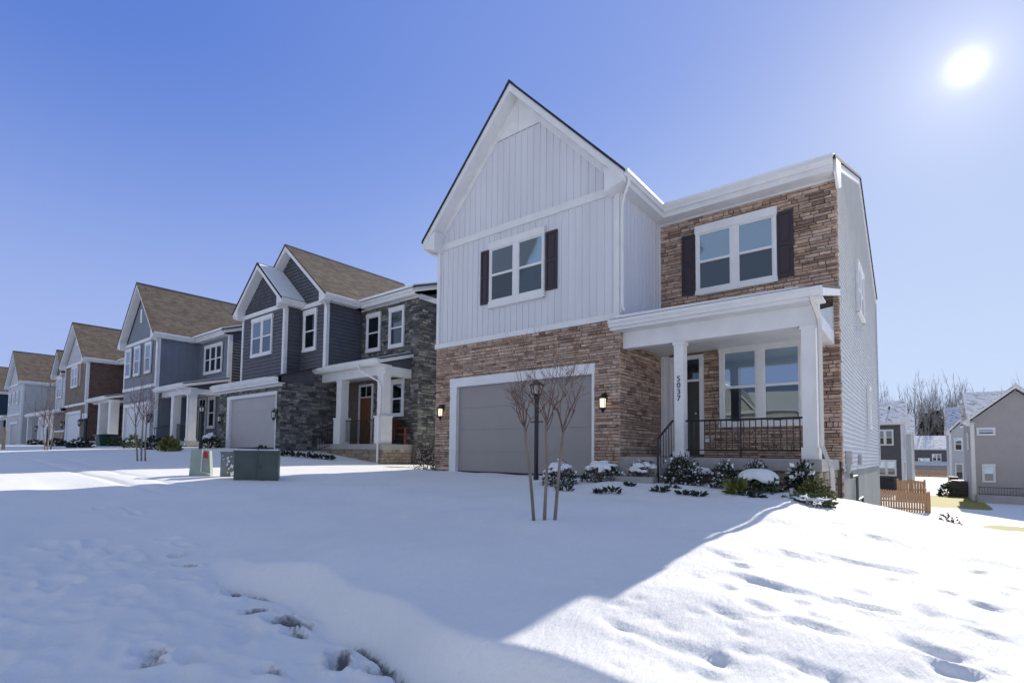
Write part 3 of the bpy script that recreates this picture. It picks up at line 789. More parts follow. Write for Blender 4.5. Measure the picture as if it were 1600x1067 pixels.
    c1 = column(h, -3.88, -3.69, PF-.02, PF+.19, 1.55, 3.86, .12); column(h, -1.62, -1.40, PF-.02, PF+.20, 1.53, 3.86, .22)
    t = bpy.data.curves.new('digits', 'FONT'); t.body = '5\n0\n3\n7'; t.size = .155; t.align_x = 'CENTER'; t.space_line = .84; t.extrude = .006
    to = bpy.data.objects.new('digits', t); COL.objects.link(to)
    bpy.context.view_layer.update()
    me = bpy.data.meshes.new_from_object(to.evaluated_get(bpy.context.evaluated_depsgraph_get())); bpy.data.objects.remove(to)
    me.transform(Matrix.Translation((-3.785,PF-.03,3.06))@Matrix.Rotation(R(90),4,'X')@Matrix.Translation((0,0,0))); me.transform(Matrix.Translation((6,-10,-1.05)))
    me.materials.clear(); me.materials.append(M['digit'])
    no = bpy.data.objects.new('house_number', me); COL.objects.link(no); no.parent = c1
    bmz = MB(); bmz.box(XR+.03, -1.36, PF, PF+.24, 3.86, 4.26); bmz.box(-1.60, -1.36, PF+.242, YS, 3.86, 4.12); bmz.build('porch_beam', M['white'], h)
    cl = MB(); cl.box(XR+.03, -1.602, PF+.242, YS-.001, 4.02, 4.05); cl.build('porch_ceiling', M['white'], h)
    rf = MB(); y0 = 9.72
    rf.slab((-5.12,y0,4.43),(-1.24,y0,4.43),(-1.24,YS-.001,5.04),(-5.12,YS-.001,5.04), .05); rf.build('porch_roof', M['dkshingle'], h)
    sn = MB(); sn.slab((-5.0,y0+.03,4.50),(-1.6,y0+.06,4.475),(-1.5,YS-.03,5.09),(-5.0,YS-.03,5.11), .055); sn.build('roof_snow', M['snow'], h)
    eave_front(h, -5.14, -1.24, PF+.02, y0-.07, 4.40, .2)
    sg = MB(); SP = SX(-1.37)
    lap(sg, SP, lambda z: (min(YS-.05, PF+.1+(z-4.13)/.262+.0), YS-.02) , 4.13, 4.92, .10, .014)
    sg.build('gable_siding', M['lapgrey'], h)
    rk = MB(); rk.slab((-1.30,y0+.0,4.375),(-1.24,y0+.0,4.375),(-1.24,YS-.01,4.985),(-1.30,YS-.01,4.985), .13); rk.build('rake_trim', M['white'], h)
    railing(h, (-3.68,10.18), (-1.63,10.18), 1.70, 2.27, posts=(.5,))
    r2 = MB()
    a, b_ = Vector((-3.92,10.1,2.28)), Vector((-3.98,9.5,1.90))
    r2.tube([a, b_], .022, 6); r2.tube([b_, b_-Vector((0,0,.9))], .022, 6)
    for i in range(5):
        q = a.lerp(b_, (i+.6)/5.6); r2.tube([q, q-Vector((0,0,.62))], .0085, 5)
    r2.build('stair_railing', M['black'], h)
    # gutters' pipes
    downspout(h, [(-4.72,9.80,7.42),(-4.74,9.82,7.30),(-4.92,9.95,7.08),(-4.97,10.0,6.95),(-4.97,10.0,4.75),(-4.93,10.0,4.66)])
    downspout(h, [(-11.02,9.9,7.42),(-11.0,9.92,7.3),(-10.74,10.05,7.18)])
    downspout(h, [(-1.42,9.72,4.33),(-1.40,9.78,4.20),(-1.345,10.02,3.95),(-1.335,10.05,3.8),(-1.335,10.05,1.78),(-1.24,9.92,1.55),(-1.18,9.86,1.40),(-1.17,9.86,.97),(-1.14,9.80,.90),(-1.06,9.68,.86)], M['almond'], .042)
    # meters and pipe on the side wall
    g = MB(); fbox(g, S, 12.75, 13.0, 1.42, 1.72, .02, .12); fbox(g, S, 12.8, 12.95, 1.25, 1.42, .02, .09); g.build('electric_box', M['metal'], h); g = MB(); fbox(g, S, 15.4, 15.6, 1.40, 1.66, .02, .08); g.build('utility_box', M['metal'], h)
    pz = MB()
    pz.tube([(X2+.1,12.9,1.26),(X2+.1,12.95,1.17),(X2+.1,14.0,1.17),(X2+.1,14.0,.62),(X2+.1,15.2,.62),(X2+.1,15.2,.2)], .03, 6)
    fbox(pz, S, 14.6, 15.7, -.25, .28, .04, .3); pz.lathe([(.001,.42),(.09,.4),(.1,.28),(.001,.27)], X2+.17, 15.2, 10); pz.tube([(X2+.17,15.1,-.2),(X2+.17,15.1,-.9)],.03,6)
    go = pz.build('gas_meter', M['pipe'], h)
    q = MB(); fbox(q, S, 15.5, 15.95, .1, .3, .12, .32); q.build('gauge', M['metal'], go)
    sp_ = MB(); fbox(sp_, G, XR+.03, -4.81, 1.56, 4.0, .0, .03); fbox(sp_, G, XR+.03, XR+.12, 1.56, 4.0, .031, .055); sp_.build('entry_panel', M['white'], h)
    pw = MB(); fbox(pw, G, -3.96, -3.86, 1.90, 1.98, .03, .05); pw.build('outlet_cover', M['white'], h)
    return h
house_main()

# ------------------------------------------------------------------ the row of houses up the street
def clad(par, F, u0, u1, z0, z1, kind, mat, name, fn=None, h=.15):
    mb = MB(); fn = fn or rect(u0, u1)
    if kind == 'lap': lap(mb, F, fn, z0, z1, h, .032)
    elif kind == 'batten': batten(mb, F, u0, u1, z0, (lambda u: z1) if fn is None or isinstance(fn, tuple) else (lambda u: z1), sp=.32)
    else:
        a0, a1 = fn(z0); b0, b1 = fn(z1)
        mb.face([F(a0,z0,.004),F(a1,z0,.004),F(b1,z1,.004),F(b0,z1,.004)])
    return mb.build(name, M[mat], par)
def simple_porch(h, x0, x1, yf, yw, zs, zb, zr0, zr1, cols, cw=.32, ped=None, side_siding='slate', rail=0., roof='dkshingle', snow=True, found='concrete', zg=.5):
    d = MB(); d.box(x0, x1+.12, yf-.12, yw-.002, zs-.2, zs); d.build('porch_floor', M['concrete'], h)
    f = MB(); f.box(x0, x1+.06, yf-.05, yw-.004, zg, zs-.2); f.build('porch_foundation', M[found], h)
    for cx in cols: column(h, cx-cw/2, cx+cw/2, yf, yf+cw, zs, zb, .14, ped)
    b = MB(); b.box(x0, x1+.02, yf+.02, yf+cw-.02, zb, zr0-.16); b.box(x1-cw+.04, x1+.02, yf+cw-.018, yw-.003, zb, zr0-.2); b.build('porch_beam', M['white'], h)
    c = MB(); c.box(x0, x1-cw+.038, yf+cw-.016, yw-.005, zb+.12, zb+.15); c.build('porch_ceiling', M['white'], h)
    r_ = MB(); ye = yf-.38
    r_.slab((x0-.05-rail,ye,zr0),(x1+.12,ye,zr0),(x1+.12,yw-.002,zr1),(x0-.05-rail,yw-.002,zr1), .05); r_.build('porch_roof', M[roof], h)
    if snow:
        s = MB(); s.slab((x0+.05-rail,ye+.05,zr0+.05),(x1-.15,ye+.05,zr0+.05),(x1-.05,yw-.02,zr1+.055),(x0+.05-rail,yw-.02,zr1+.055), .04); s.build('roof_snow', M['snow'], h)
    eave_front(h, x0-.06-rail, x1+.13, yf+.04, ye-.05, zr0-.02, .19)
    g = MB(); k = (zr1-zr0)/(yw-ye)
    lap(g, SX(x1), lambda z: (min(yw-.04, yf+.02+max(0,(z-(zr0-.1)))/k), yw-.02), zr0-.2, zr1-.1, .1, .014); g.build('gable_siding', M[side_siding], h)
    k2 = MB(); k2.slab((x1+.06,ye,zr0-.055),(x1+.12,ye,zr0-.055),(x1+.12,yw-.01,zr1-.055),(x1+.06,yw-.01,zr1-.055), .13); k2.build('rake_trim', M['white'], h)

def house_slate():
    h = thing('house', 'dark slate sided house with two stepped gables, grey stone front and wooden door', 'house', (-20, 10.2, 1.6))
    Y1, Y2, Y3, Y4 = 10.2, 10.8, 11.5, 13.2
    XG0, XG1, XR, YB = -25.25, -19.72, -15.12, 24.
    k = MB(); k.box(XG0+.02, XG1-.02, Y1+.15, Y4+.3, .6, 4.4); k.box(-24.5, -20.78, Y2+.03, Y4, 4.4, 7.6); k.box(-24.5, -20.8, Y3+.03, Y4+.2, 4.4, 7.6); k.box(-20.79, -18.84, Y3+.06, Y4+.2, 5.06, 7.6); k.box(XG0+.02, XR-.02, Y4+.03, YB-.02, .3, 7.6)
    k.build('wall_core', M['mortar'], h)
    GA = (-24.17, -20.05, 1.64, 3.82)
    s = MB()
    hr, lr = (.06,.14), (.14,.5)
    stones(s, FR(Y1), XG0, XG1, 1.2, 4.14, [(GA[0]-.2,GA[1]+.04,1.2,GA[3]+.1)], GREY, 11, hr, lr, wrap=(0,.03))
    stones(s, SX(XG1), Y1-.02, Y4, 1.0, 5.0, [(Y1-.1,11.6,4.36,5.1)], GREY, 12, hr, lr)
    stones(s, FR(Y4), -18.78, XR, 1.8, 7.6, [(-18.3,-17.48,5.8,7.3),(-16.8,-15.98,5.8,7.32),(-18.75,-17.9,1.8,4.4),(-16.6,-15.92,3.05,4.4)], GREY, 13, hr, lr, wrap=(0,.03))
    stones(s, SX(XR), Y4-.02, Y4+1.1, .6, 7.55, [], GREY, 14, hr, lr)
    stones(s, FR(11.86), XG1, -15.42, .8, 1.7, [], BASEST, 15, (.08,.15), (.2,.45), wrap=(0,.03))
    stones(s, SX(-15.42), 11.84, Y4, .8, 1.7, [], BASEST, 16, (.08,.15), (.2,.45))
    s.build('stone_veneer', M['stone'], h)
    bm = MB(); F = FR(Y1); fbox(bm, F, XG0, GA[0]-.05, 1., 4.2, -.15, -.001); fbox(bm, F, GA[1]+.01, XG1-.002, 1., 4.2, -.15, -.001); fbox(bm, F, GA[0]-.05, GA[1]+.01, GA[3]+.02, 4.2, -.15, -.001); bm.build('wall_base', M['mortar'], h)
    garage(h, F, *GA, M['garagepale'], trim=.25, head=.14)
    trimbox(h, [(F,XG0-.02,XG1+.03,4.13,4.24,-.03,.05)], 'frieze')
    eave_front(h, XG0-.15, XG1+.3, Y1, Y1-.42, 4.44, .24)
    pr = MB(); pr.slab((XG0-.15,Y1-.40,4.45),(XG1+.28,Y1-.40,4.45),(XG1+.28,Y3-.002,5.02),(XG0-.15,Y3-.002,5.02), .05); pr.build('pent_roof', M['dkshingle'], h)
    pe = MB(); pe.prism([(XG1-.02,Y1-.02,4.36),(XG1-.02,Y3+.2,4.36),(XG1-.02,Y3+.2,5.02),(XG1-.02,Y1-.02,4.58)], (.03,0,0)); pe.build('roof_end', M['slate'], h)
    sn = MB(); sn.slab((XG0-.1,Y1-.36,4.50),(XG1-.5,Y1-.36,4.50),(XG1-.5,Y2-.01,4.76),(XG0-.1,Y2-.01,4.76), .045); sn.build('roof_snow', M['snow'], h)
    # front bay
    c1, hw1, ze1, zr1 = -22.62, 2.24, 7.87, 9.78
    sl = (zr1-ze1)/hw1
    clad(h, FR(Y2), -24.54, -20.74, 4.7, 7.6, 'lap', 'slate', 'lap_siding')
    clad(h, SX(-20.74), Y2, Y3+.02, 4.7, 7.6, 'lap', 'slate', 'lap_siding')
    clad(h, FR(Y2), 0, 0, 7.6, zr1-.28, 'flat', 'shake', 'shake_gable', gable_fn(c1, hw1-.3, ze1-.28+.25, sl))
    trimbox(h, [(FR(Y2),-24.58,-20.70,7.58,7.76,-.03,.04),(FR(Y2),-24.58,-24.44,4.7,7.58,-.03,.03),(FR(Y2),-20.86,-20.72,4.7,7.58,-.03,.03),(SX(-20.74),Y2-.03,Y2+.1,4.7,7.58,-.02,.025)], 'trim_board')
    gable_roof(h, c1, hw1, ze1, zr1, Y2-.4, Y3-.03, M['dkshingle'], ov=.4, yw=Y2+.01, close=False)
    sr = MB(); o = .05; sr.slab((c1+.12,Y2-.36,zr1-.12*sl+o),(c1+.12,Y3-.04,zr1-.12*sl+o),(c1+hw1-.05,Y3-.04,ze1+.05*sl+o),(c1+hw1-.05,Y2-.36,ze1+.05*sl+o), .045); sr.build('roof_snow', M['snow'], h)
    window(h, FR(Y2), -23.6, -21.72, 5.71, 7.47, 2, trim=.09, head=.17, sill=.12)
    eave_side(h, -20.74, c1+hw1+.04, Y2-.36, Y3, ze1, 1); eave_side(h, -24.54, c1-hw1-.04, Y2-.36, Y3, ze1, -1)
    # second bay
    c2, hw2, ze2, zr2 = -21.6, 3.25, 7.87, 10.58; sl2 = (zr2-ze2)/hw2
    clad(h, FR(Y3), -24.5, -18.78, 5.0, 7.6, 'lap', 'slate', 'lap_siding')
    clad(h, FR(Y3), 0, 0, 7.6, zr2-.28, 'lap', 'slate', 'gable_siding', gable_fn(c2, hw2-.3, ze2-.28+.25, sl2))
    clad(h, SX(-18.78), Y3, Y4+.02, 4.9, 7.6, 'lap', 'slate', 'lap_siding')
    trimbox(h, [(FR(Y3),-20.7,-18.74,7.58,7.76,-.03,.04),(FR(Y3),-18.9,-18.75,4.9,7.58,-.03,.03),(SX(-18.78),Y3-.03,Y3+.1,4.9,7.58,-.02,.025)], 'trim_board')
    gable_roof(h, c2, hw2, ze2, zr2, Y3-.4, 17.7, M['shingle'], ov=.4, yw=Y3+.01)
    window(h, FR(Y3), -20.45, -19.45, 5.72, 7.5, 1, trim=.12, head=.2, sill=.14)
    eave_side(h, -18.78, c2+hw2+.05, Y3-.34, Y4-.36, ze2, 1)
    # right wing
    eave_front(h, c2+hw2-.06, XR+.1, Y4, Y4-.45, 7.88, .28)
    trimbox(h, [(FR(Y4),-18.78,XR+.04,7.57,7.63,-.03,.05),(SX(XR),Y4+1.1,Y4+1.2,.8,7.6,-.02,.03),(SX(XR),Y4-.02,Y4+1.2,7.5,7.7,-.02,.05)], 'trim_board')
    main_roof(h, XG0-.3, XR+.2, Y4-.47, YB+.3, 7.89, .34, M['dkshingle'], snow=.05)
    l = MB(); ym = (Y4-.4+YB+.2)/2
    lap(l, SX(XR), lambda z: (Y4+1.2, YB) if z < 7.6 else (Y4+(z-7.6)/.34, YB-(z-7.6)/.34), 1.2, 9.5, .13, .03); l.build('lap_siding', M['slate'], h)
    lap_l = clad(h, SNX(XG0), Y4, YB, 1.2, 7.6, 'lap', 'slate', 'lap_siding')
    G = lambda u,z,n=0.: FR(Y4)(u,z,n+.03)
    window(h, G, -18.36, -17.42, 5.74, 7.38, 1, trim=.1, head=.16, sill=.12); window(h, G, -16.86, -15.92, 5.74, 7.40, 1, trim=.1, head=.16, sill=.12)
    window(h, G, -16.66, -15.86, 2.98, 4.46, 1, trim=.1, head=.16, sill=.1)
    door(h, G, -18.72, -17.93, 1.92, 4.32, M['doorwood'], transom=.42, trim=.1)
    simple_porch(h, XG1+.04, -15.5, 11.9, Y4, 1.88, 4.45, 4.98, 5.45, (-18.38,-15.72), .34, ped=2.92, found='mortar', zg=.7, rail=.95)
    railing(h, (-18.12,12.07), (-15.98,12.07), 2.02, 2.80); railing(h, (-15.72,12.32), (-15.72,13.1), 2.02, 2.80)
    railing(h, (-18.62,12.0), (-19.0,11.2), 1.9, 2.72, dz=-.3, posts=(1.,))
    lantern(h, F, -19.93, 2.98, False, 1.); lantern(h, F, -24.85, 2.98, False, 1.)
    downspout(h, [(-18.55,11.15,7.74),(-18.57,11.2,7.62),(-18.72,11.46,7.4),(-18.72,11.46,5.05)])
    downspout(h, [(-16.5,11.46,4.85),(-16.45,11.5,4.6),(-15.72,11.8,4.2),(-15.62,11.84,4.0),(-15.62,11.84,3.0),(-15.56,11.72,2.85),(-15.56,11.72,1.16),(-15.5,11.55,1.12)])
    pw = MB(); pw.box(XR+.02, XR+.16, 14.9, 15.15, 5.02, 5.24); pw.build('vent_hood', M['white'], h)
    pv = MB(); pv.tube([(XR+.25,15.2,.8),(XR+.25,15.2,1.9),(XR+.28,15.15,2.0),(XR+.38,15.1,2.0),(XR+.4,15.1,1.85)], .06, 7); pv.build('vent_pipe', M['white'], h)
    return h
house_slate()

def row_house(label, XL, XR, X2, YF, YS, YB, zg, zm, ze, zr, c, hw, lower, upper, gab, right, side, gar, gmat, fw_=(), rw=(), porch=None, ov=.38, roof='shingle', shut=None, vent=None, sidefront=None, win_mun=None):
    h = thing('house', label, 'house', ((XL+X2)/2, YF, zg))
    F, G, S, B = FR(YF), FR(YS), SX(X2), SX(XR)
    k = MB(); k.box(XL+.02, XR-.02, YF+.12, YS+.3, zg-1, ze); k.box(XL+.02, X2-.02, YS+.02, YB-.02, zg-3, ze-.05); k.build('wall_core', M['mortar'], h)
    sl = (zr-ze)/hw
    z0 = zg-.5
    if gar:
        clad(h, F, XL, gar[0]-.05, z0, zm, *lower, 'lower_wall'); clad(h, F, gar[1]+.02, XR, z0, zm, *lower, 'lower_wall'); clad(h, F, gar[0]-.05, gar[1]+.02, gar[3]+.02, zm, *lower, 'lower_wall')
        garage(h, F, gar[0], gar[1], gar[2], gar[3], M[gmat], trim=.22, head=.2, recess=.08)
    else: clad(h, F, XL, XR, z0, zm, *lower, 'lower_wall')
    clad(h, F, XL, XR, zm, ze-.2, *upper, 'upper_wall')
    clad(h, F, 0, 0, ze-.22, zr-.28, gab[0] if gab[0] == 'lap' else 'flat', gab[1], 'gable_wall', gable_fn(c, hw-.33, ze-.25, sl))
    sf = sidefront or upper
    clad(h, B, YF, YS+.02, z0, ze-.2, *sf, 'side_wall')
    clad(h, G, XR, X2, zg-.3, ze-.2, *right, 'wing_wall')
    pk = .34
    clad(h, S, 0, 0, zg-1.5, ze-.05, *side, 'side_wall', lambda z: (YS, YB))
    clad(h, S, 0, 0, ze-.05, ze+pk*(YB-YS)/2-.05, *side, 'side_gable', lambda z: (YS+(z-ze+.05)/pk, YB-(z-ze+.05)/pk))
    clad(h, SNX(XL), 0, 0, zg-1.5, ze-.05, *side, 'side_wall', lambda z: (YF, YB))
    trimbox(h, [(F,XL-.02,XR+.03,zm-.06,zm+.1,-.03,.05),(F,XL-.02,XR+.03,ze-.22,ze-.05,-.03,.04),(F,XL-.01,XL+.13,zm+.1,ze-.22,-.03,.03),(F,XR-.13,XR+.02,zm+.1,ze-.22,-.03,.03),(B,YF-.02,YF+.12,z0,ze-.22,-.02,.03),(G,X2-.13,X2+.02,zg,ze-.2,-.03,.03),(S,YS-.02,YS+.12,zg-.5,ze-.2,-.02,.03),(S,YB-.14,YB,zg-1,ze-.2,-.02,.03)], 'trim_board')
    gable_roof(h, c, hw, ze, zr, YF-ov, (YS+YB)/2+.3, M[roof], ov=.4, yw=YF+.01)
    eave_side(h, XR, c+hw+.05, YF-ov+.06, YS-.36, ze, 1); eave_side(h, XL, c-hw-.05, YF-ov+.06, YS, ze, -1)
    eave_front(h, c+hw-.06, X2+.1, YS, YS-.45, ze, .26)
    main_roof(h, XL-.25, X2+.2, YS-.47, YB+.3, ze+.01, pk, M['dkshingle'], snow=.05)
    for q in fw_: window(h, lambda u,z,n=0.: F(u,z,n+.02), *q[:4], q[4] if len(q) > 4 else 1, trim=.1, head=.14, sill=.12)
    for q in rw: window(h, lambda u,z,n=0.: G(u,z,n+.02), *q[:4], q[4] if len(q) > 4 else 1, trim=.09, head=.14, sill=.12, dark=len(q) > 5)
    if shut:
        for q in shut[1:]: shutter(h, lambda u,z,n=0.: F(u,z,n+.01), *q, M[shut[0]])
    if vent: 
        v = MB(); fbox(v, F, *vent, .01, .04); v.build('gable_vent', M['white'], h)
    if porch: simple_porch(h, XR+.04, *porch)
    return h
h3 = row_house('blue grey house with three narrow upper windows, pale stone garage and white gable vent', -36.7, -31.4, -27.6, 9.5, 11.5, 22., 1.78, 4.95, 7.68, 10.85, -34.05, 3.0,
    ('flat','palestone'), ('flat','bluegrey'), ('flat','bluegrey'), ('flat','bluegrey'), ('lap','slate'), (-36.25,-32.05,1.76,3.95), 'garagewhite',
    [(-36.4,-35.45,5.66,7.36),(-34.85,-33.9,5.66,7.36),(-33.1,-32.15,5.66,7.36)], [(-30.5,-28.3,5.62,7.2,3,1),(-29.75,-28.9,2.7,4.4)],
    (-27.55, 9.75, 11.5, 2.0, 4.3, 4.75, 5.25, (-29.75,-27.73), .34, None, 'slate'), vent=(-34.3,-34.05,8.65,9.4), sidefront=('batten','bluegrey'))
railing(h3, (-29.55,9.92), (-27.9,9.92), 2.12, 2.85)
railing(h3, (-29.95,9.9), (-30.5,9.2), 2.1, 2.85, dz=-.2)
door(h3, lambda u,z,n=0.: FR(11.5)(u,z,n+.02), -31.0, -30.2, 2.02, 4.3, M['doordark'], transom=.4, trim=.09)
lantern(h3, FR(9.5), -31.75, 3.2, False, 1.1)
downspout(h3, [(-31.1,9.2,7.55),(-31.2,9.3,7.4),(-31.34,9.48,7.2),(-31.34,9.48,4.9)])
downspout(h3, [(-28.2,9.3,4.6),(-28.1,9.4,4.5),(-27.62,9.7,4.2),(-27.6,9.72,4.0),(-27.6,9.72,2.1),(-27.5,9.6,1.8)])
h4 = row_house('brown brick house with tan shutters and dark red brick side, white columned porch', -49.9, -44., -39.6, 9.3, 11.3, 22., 1.86, 4.6, 7.68, 10.5, -46.95, 3.3,
    ('flat','tanbrick'), ('flat','tanbrick'), ('lap','lapgrey'), ('flat','redbrick'), ('lap','taupe'), (-48.85,-45.1,1.84,4.0), 'garagewhite',
    [(-47.75,-46.15,5.86,7.4,2)], [(-42.5,-40.5,5.7,7.2,2)], (-39.7, 9.65, 11.3, 2.1, 4.55, 4.85, 5.3, (-42.3,-40.0), .45, None, 'taupe'),
    shut=('shuttertan',(-48.35,-47.9,5.95,7.45),(-46.0,-45.5,5.95,7.45)), vent=(-47.15,-46.75,8.9,9.6), sidefront=('flat','redbrick'))
lantern(h4, FR(9.3), -49.4, 3.3, False, 1.1); lantern(h4, FR(9.3), -44.5, 3.3, False, 1.1)
def house_taupe():
    h = thing('house', 'taupe house with low white garage wing and small blue grey front gable', 'house', (-56, 9.4, 1.9))
    k = MB(); k.box(-58.9, -49.6, 9.6, 13., 1., 4.4); k.box(-53.3, -50.62, 9.45, 13., 4.4, 7.2); k.box(-62., -49.6, 13.1, 22., 1., 7.4); k.build('wall_core', M['mortar'], h)
    F = FR(9.4)
    clad(h, F, -59.3, -58.65, 1.4, 4.4, 'lap', 'cream', 'garage_wall'); clad(h, F, -53.68, -53.4, 1.4, 4.4, 'lap', 'cream', 'garage_wall'); clad(h, F, -58.65, -53.68, 4.02, 4.4, 'lap', 'cream', 'garage_wall')
    garage(h, F, -58.6, -53.7, 1.9, 4.0, M['garagewhite'], trim=.25, head=.2)
    clad(h, F, -53.4, -49.5, 1.4, 4.45, 'lap', 'taupe', 'front_wall'); clad(h, SX(-49.5), 9.4, 22, 1., 7.3, 'lap', 'taupe', 'side_wall')
    s = MB(); stones(s, F, -53.38, -49.5, 1.5, 2.8, [], TAN, 30, (.12,.22), (.25,.6), wrap=(0,.03)); s.build('stone_base', M['stone'], h)
    trimbox(h, [(F,-53.4,-49.45,2.8,2.92,-.02,.1)], 'stone_cap')
    pr = MB(); pr.slab((-62.2,8.95,4.5),(-49.3,8.95,4.5),(-49.3,13.1,5.6),(-62.2,13.1,5.6), .06); pr.build('porch_roof', M['dkshingle'], h)
    sn = MB(); sn.slab((-62.1,9.0,4.56),(-53.4,9.0,4.56),(-53.4,13.05,5.65),(-62.1,13.05,5.65), .05); sn.build('roof_snow', M['snow'], h)
    eave_front(h, -62.2, -49.3, 9.4, 8.9, 4.48, .2)
    cp = MB(); cp.box(-61.9,-61.6,9.1,9.4,1.4,4.3); cp.build('post', M['white'], h)
    clad(h, F, -53.4, -50.6, 4.6, 7.1, 'lap', 'lapgrey', 'bay_wall'); clad(h, F, 0, 0, 7.1, 8.7, 'flat', 'slate', 'gable_wall', gable_fn(-52, 1.45, 7.05, 1.08)); clad(h, SX(-50.6), 9.4, 13, 4.6, 7.1, 'lap', 'lapgrey', 'side_wall')
    trimbox(h, [(F,-53.42,-50.58,7.02,7.2,-.02,.05),(F,-50.75,-50.58,4.7,7.02,-.02,.04)], 'trim_board')
    gable_roof(h, -52, 1.75, 7.3, 9.15, 9.05, 15, M['shingle'], ov=.35, yw=9.41)
    window(h, lambda u,z,n=0.: F(u,z,n+.02), -52.6, -51.1, 5.4, 7.0, 2, trim=.1)
    clad(h, FR(13.1), -62, -49.5, 5.4, 7.3, 'lap', 'taupe', 'upper_wall')
    main_roof(h, -62.3, -49.2, 12.7, 22.4, 7.4, .34, M['dkshingle'], snow=.05)
    eave_front(h, -62.3, -49.2, 13.1, 12.65, 7.38, .24)
    lantern(h, F, -59.0, 3.2, False, 1.1)
house_taupe()
row_house('cream white house with three small upper windows and a long blank side wall', -71.4, -64.6, -58.9, 9.05, 11.6, 22., 1.9, 4.7, 7.7, 10.85, -68.0, 3.75,
    ('lap','cream'), ('lap','lapgrey'), ('lap','lapgrey'), ('lap','cream'), ('lap','cream'), (-69.5,-66.1,1.9,3.85), 'garagepale',
    [(-70.7,-69.9,5.7,6.9),(-68.7,-67.9,5.7,6.9),(-66.8,-66.,5.7,6.9)], [], None, sidefront=('lap','cream'))
row_house('dark teal house at the far left end of the row', -87., -79.5, -72.8, 9.0, 11.4, 22., 1.95, 4.7, 7.7, 10.9, -83.2, 4.1,
    ('lap','cream'), ('lap','teal'), ('lap','teal'), ('lap','teal'), ('lap','teal'), (-85.5,-81.5,1.95,4.0), 'garagewhite', [(-84.5,-82.,5.7,7.1,2)], [(-78,-76,5.6,7.1,2)],
    (-73., 9.2, 11.4, 2.1, 4.5, 4.85, 5.3, (-78.5,-73.3), .4, None, 'teal'), sidefront=('lap','teal'))

# ------------------------------------------------------------------ houses beyond the back gardens
def back_house(label, x0, x1, y0, y1, zb, ze, pitch, wall, side, wins, sidewins=(), roof='snowshingle', gable=None):
    h = thing('house', label, 'house', ((x0+x1)/2, y0, zb))
    k = MB(); k.box(x0+.03, x1-.03, y0+.03, y1-.03, zb-1, ze-.1); k.build('wall_core', M['mortar'], h)
    ym = (y0+y1)/2; zr = ze+pitch*(ym-y0)
    clad(h, FR(y0), x0, x1, zb-.5, ze-.1, 'lap', wall, 'front_wall', h=.15)
    for F in (SX(x1), SNX(x0)):
        clad(h, F, y0, y1, zb-.5, ze-.1, 'lap', side, 'side_wall', h=.15)
        clad(h, F, 0, 0, ze-.1, zr-.3, 'flat', side, 'side_gable', lambda z: (y0+(z-ze+.1)/pitch, y1-(z-ze+.1)/pitch))
    if gable:
        if gable[0]-gable[1]+.12 > x0+.3: main_roof(h, x0-.2, gable[0]-gable[1]+.12, y0-.4, y1+.4, ze, pitch, M[roof])
        main_roof(h, gable[0]+gable[1]-.12, x1+.2, y0-.4, y1+.4, ze, pitch, M[roof])
        mr = MB(); ga, gb = max(x0-.2, gable[0]-gable[1]+.121), gable[0]+gable[1]-.121
        mr.slab((ga,y0+.06,ze+.46*pitch),(gb,y0+.06,ze+.46*pitch),(gb,ym,ze+pitch*(ym-y0+.4)),(ga,ym,ze+pitch*(ym-y0+.4)), .07); mr.slab((ga,y1+.4,ze),(gb,y1+.4,ze),(gb,ym,ze+pitch*(ym-y0+.4)),(ga,ym,ze+pitch*(ym-y0+.4)), .07); mr.build('roof', M[roof], h)
        if ga < x0:
            rk = MB(); rk.slab((ga+.03,y0+.08,ze+.47*pitch-.073),(ga+.18,y0+.08,ze+.47*pitch-.073),(ga+.18,ym,ze+pitch*(ym-y0+.4)-.073),(ga+.03,ym,ze+pitch*(ym-y0+.4)-.073), .17); rk.build('rake_board', M['white'], h)
    else: main_roof(h, x0-.2, x1+.2, y0-.4, y1+.4, ze, pitch, M[roof])
    if gable: eave_front(h, x0-.2, gable[0]-gable[1]+.05, y0, y0-.47, ze, .24); eave_front(h, gable[0]+gable[1]-.05, x1+.2, y0, y0-.47, ze, .24)
    else: eave_front(h, x0-.2, x1+.2, y0, y0-.47, ze, .24)
    trimbox(h, [(FR(y0),x0-.02,x0+.16,zb,ze-.1,-.02,.03),(FR(y0),x1-.16,x1+.02,zb,ze-.1,-.02,.03),(SX(x1),y0-.02,y0+.16,zb,ze-.1,-.02,.03),(SNX(x0),y0-.02,y0+.16,zb,ze-.1,-.02,.03)], 'corner_trim')
    for q in wins: window(h, lambda u,z,n=0.: FR(y0)(u,z,n+.02), *q[:4], q[4] if len(q) > 4 else 1, trim=.09, head=.12)
    for q in sidewins: window(h, (lambda u,z,n=0.: SNX(x0)(u,z,n+.02)) if q[4] < 0 else (lambda u,z,n=0.: SX(x1)(u,z,n+.02)), *q[:4], 1, trim=.09, dark=True)
    if gable:
        gc, ghw, gzr = gable; sl = (gzr-ze)/ghw
        clad(h, FR(y0), 0, 0, ze-.1, gzr-.28, 'lap', wall, 'gable_wall', gable_fn(gc, ghw-.33, ze-.1, sl), h=.15)
        gable_roof(h, gc, ghw, ze, gzr, y0-.42, ym, M[roof], ov=.35, yw=y0+.01)
    return h
gh = back_house('grey beige house with its gable end over a shaded snowy yard', 2.62, 12.5, 48., 56.5, -1.35, 4.15, .52, 'greige', 'greige', [(2.9,3.85,3.14,3.7),(3.1,3.78,-.05,1.2)], [(50.,51.,2.2,3.4,-1)], gable=(4.9,2.75,6.55))
dk = MB(); dk.box(2.75, 9.5, 47.0, 47.9, -.95, -.85); dk.box(2.75,9.5,47.0,47.08,-1.6,-.95); dk.build('deck', M['greige'], gh)
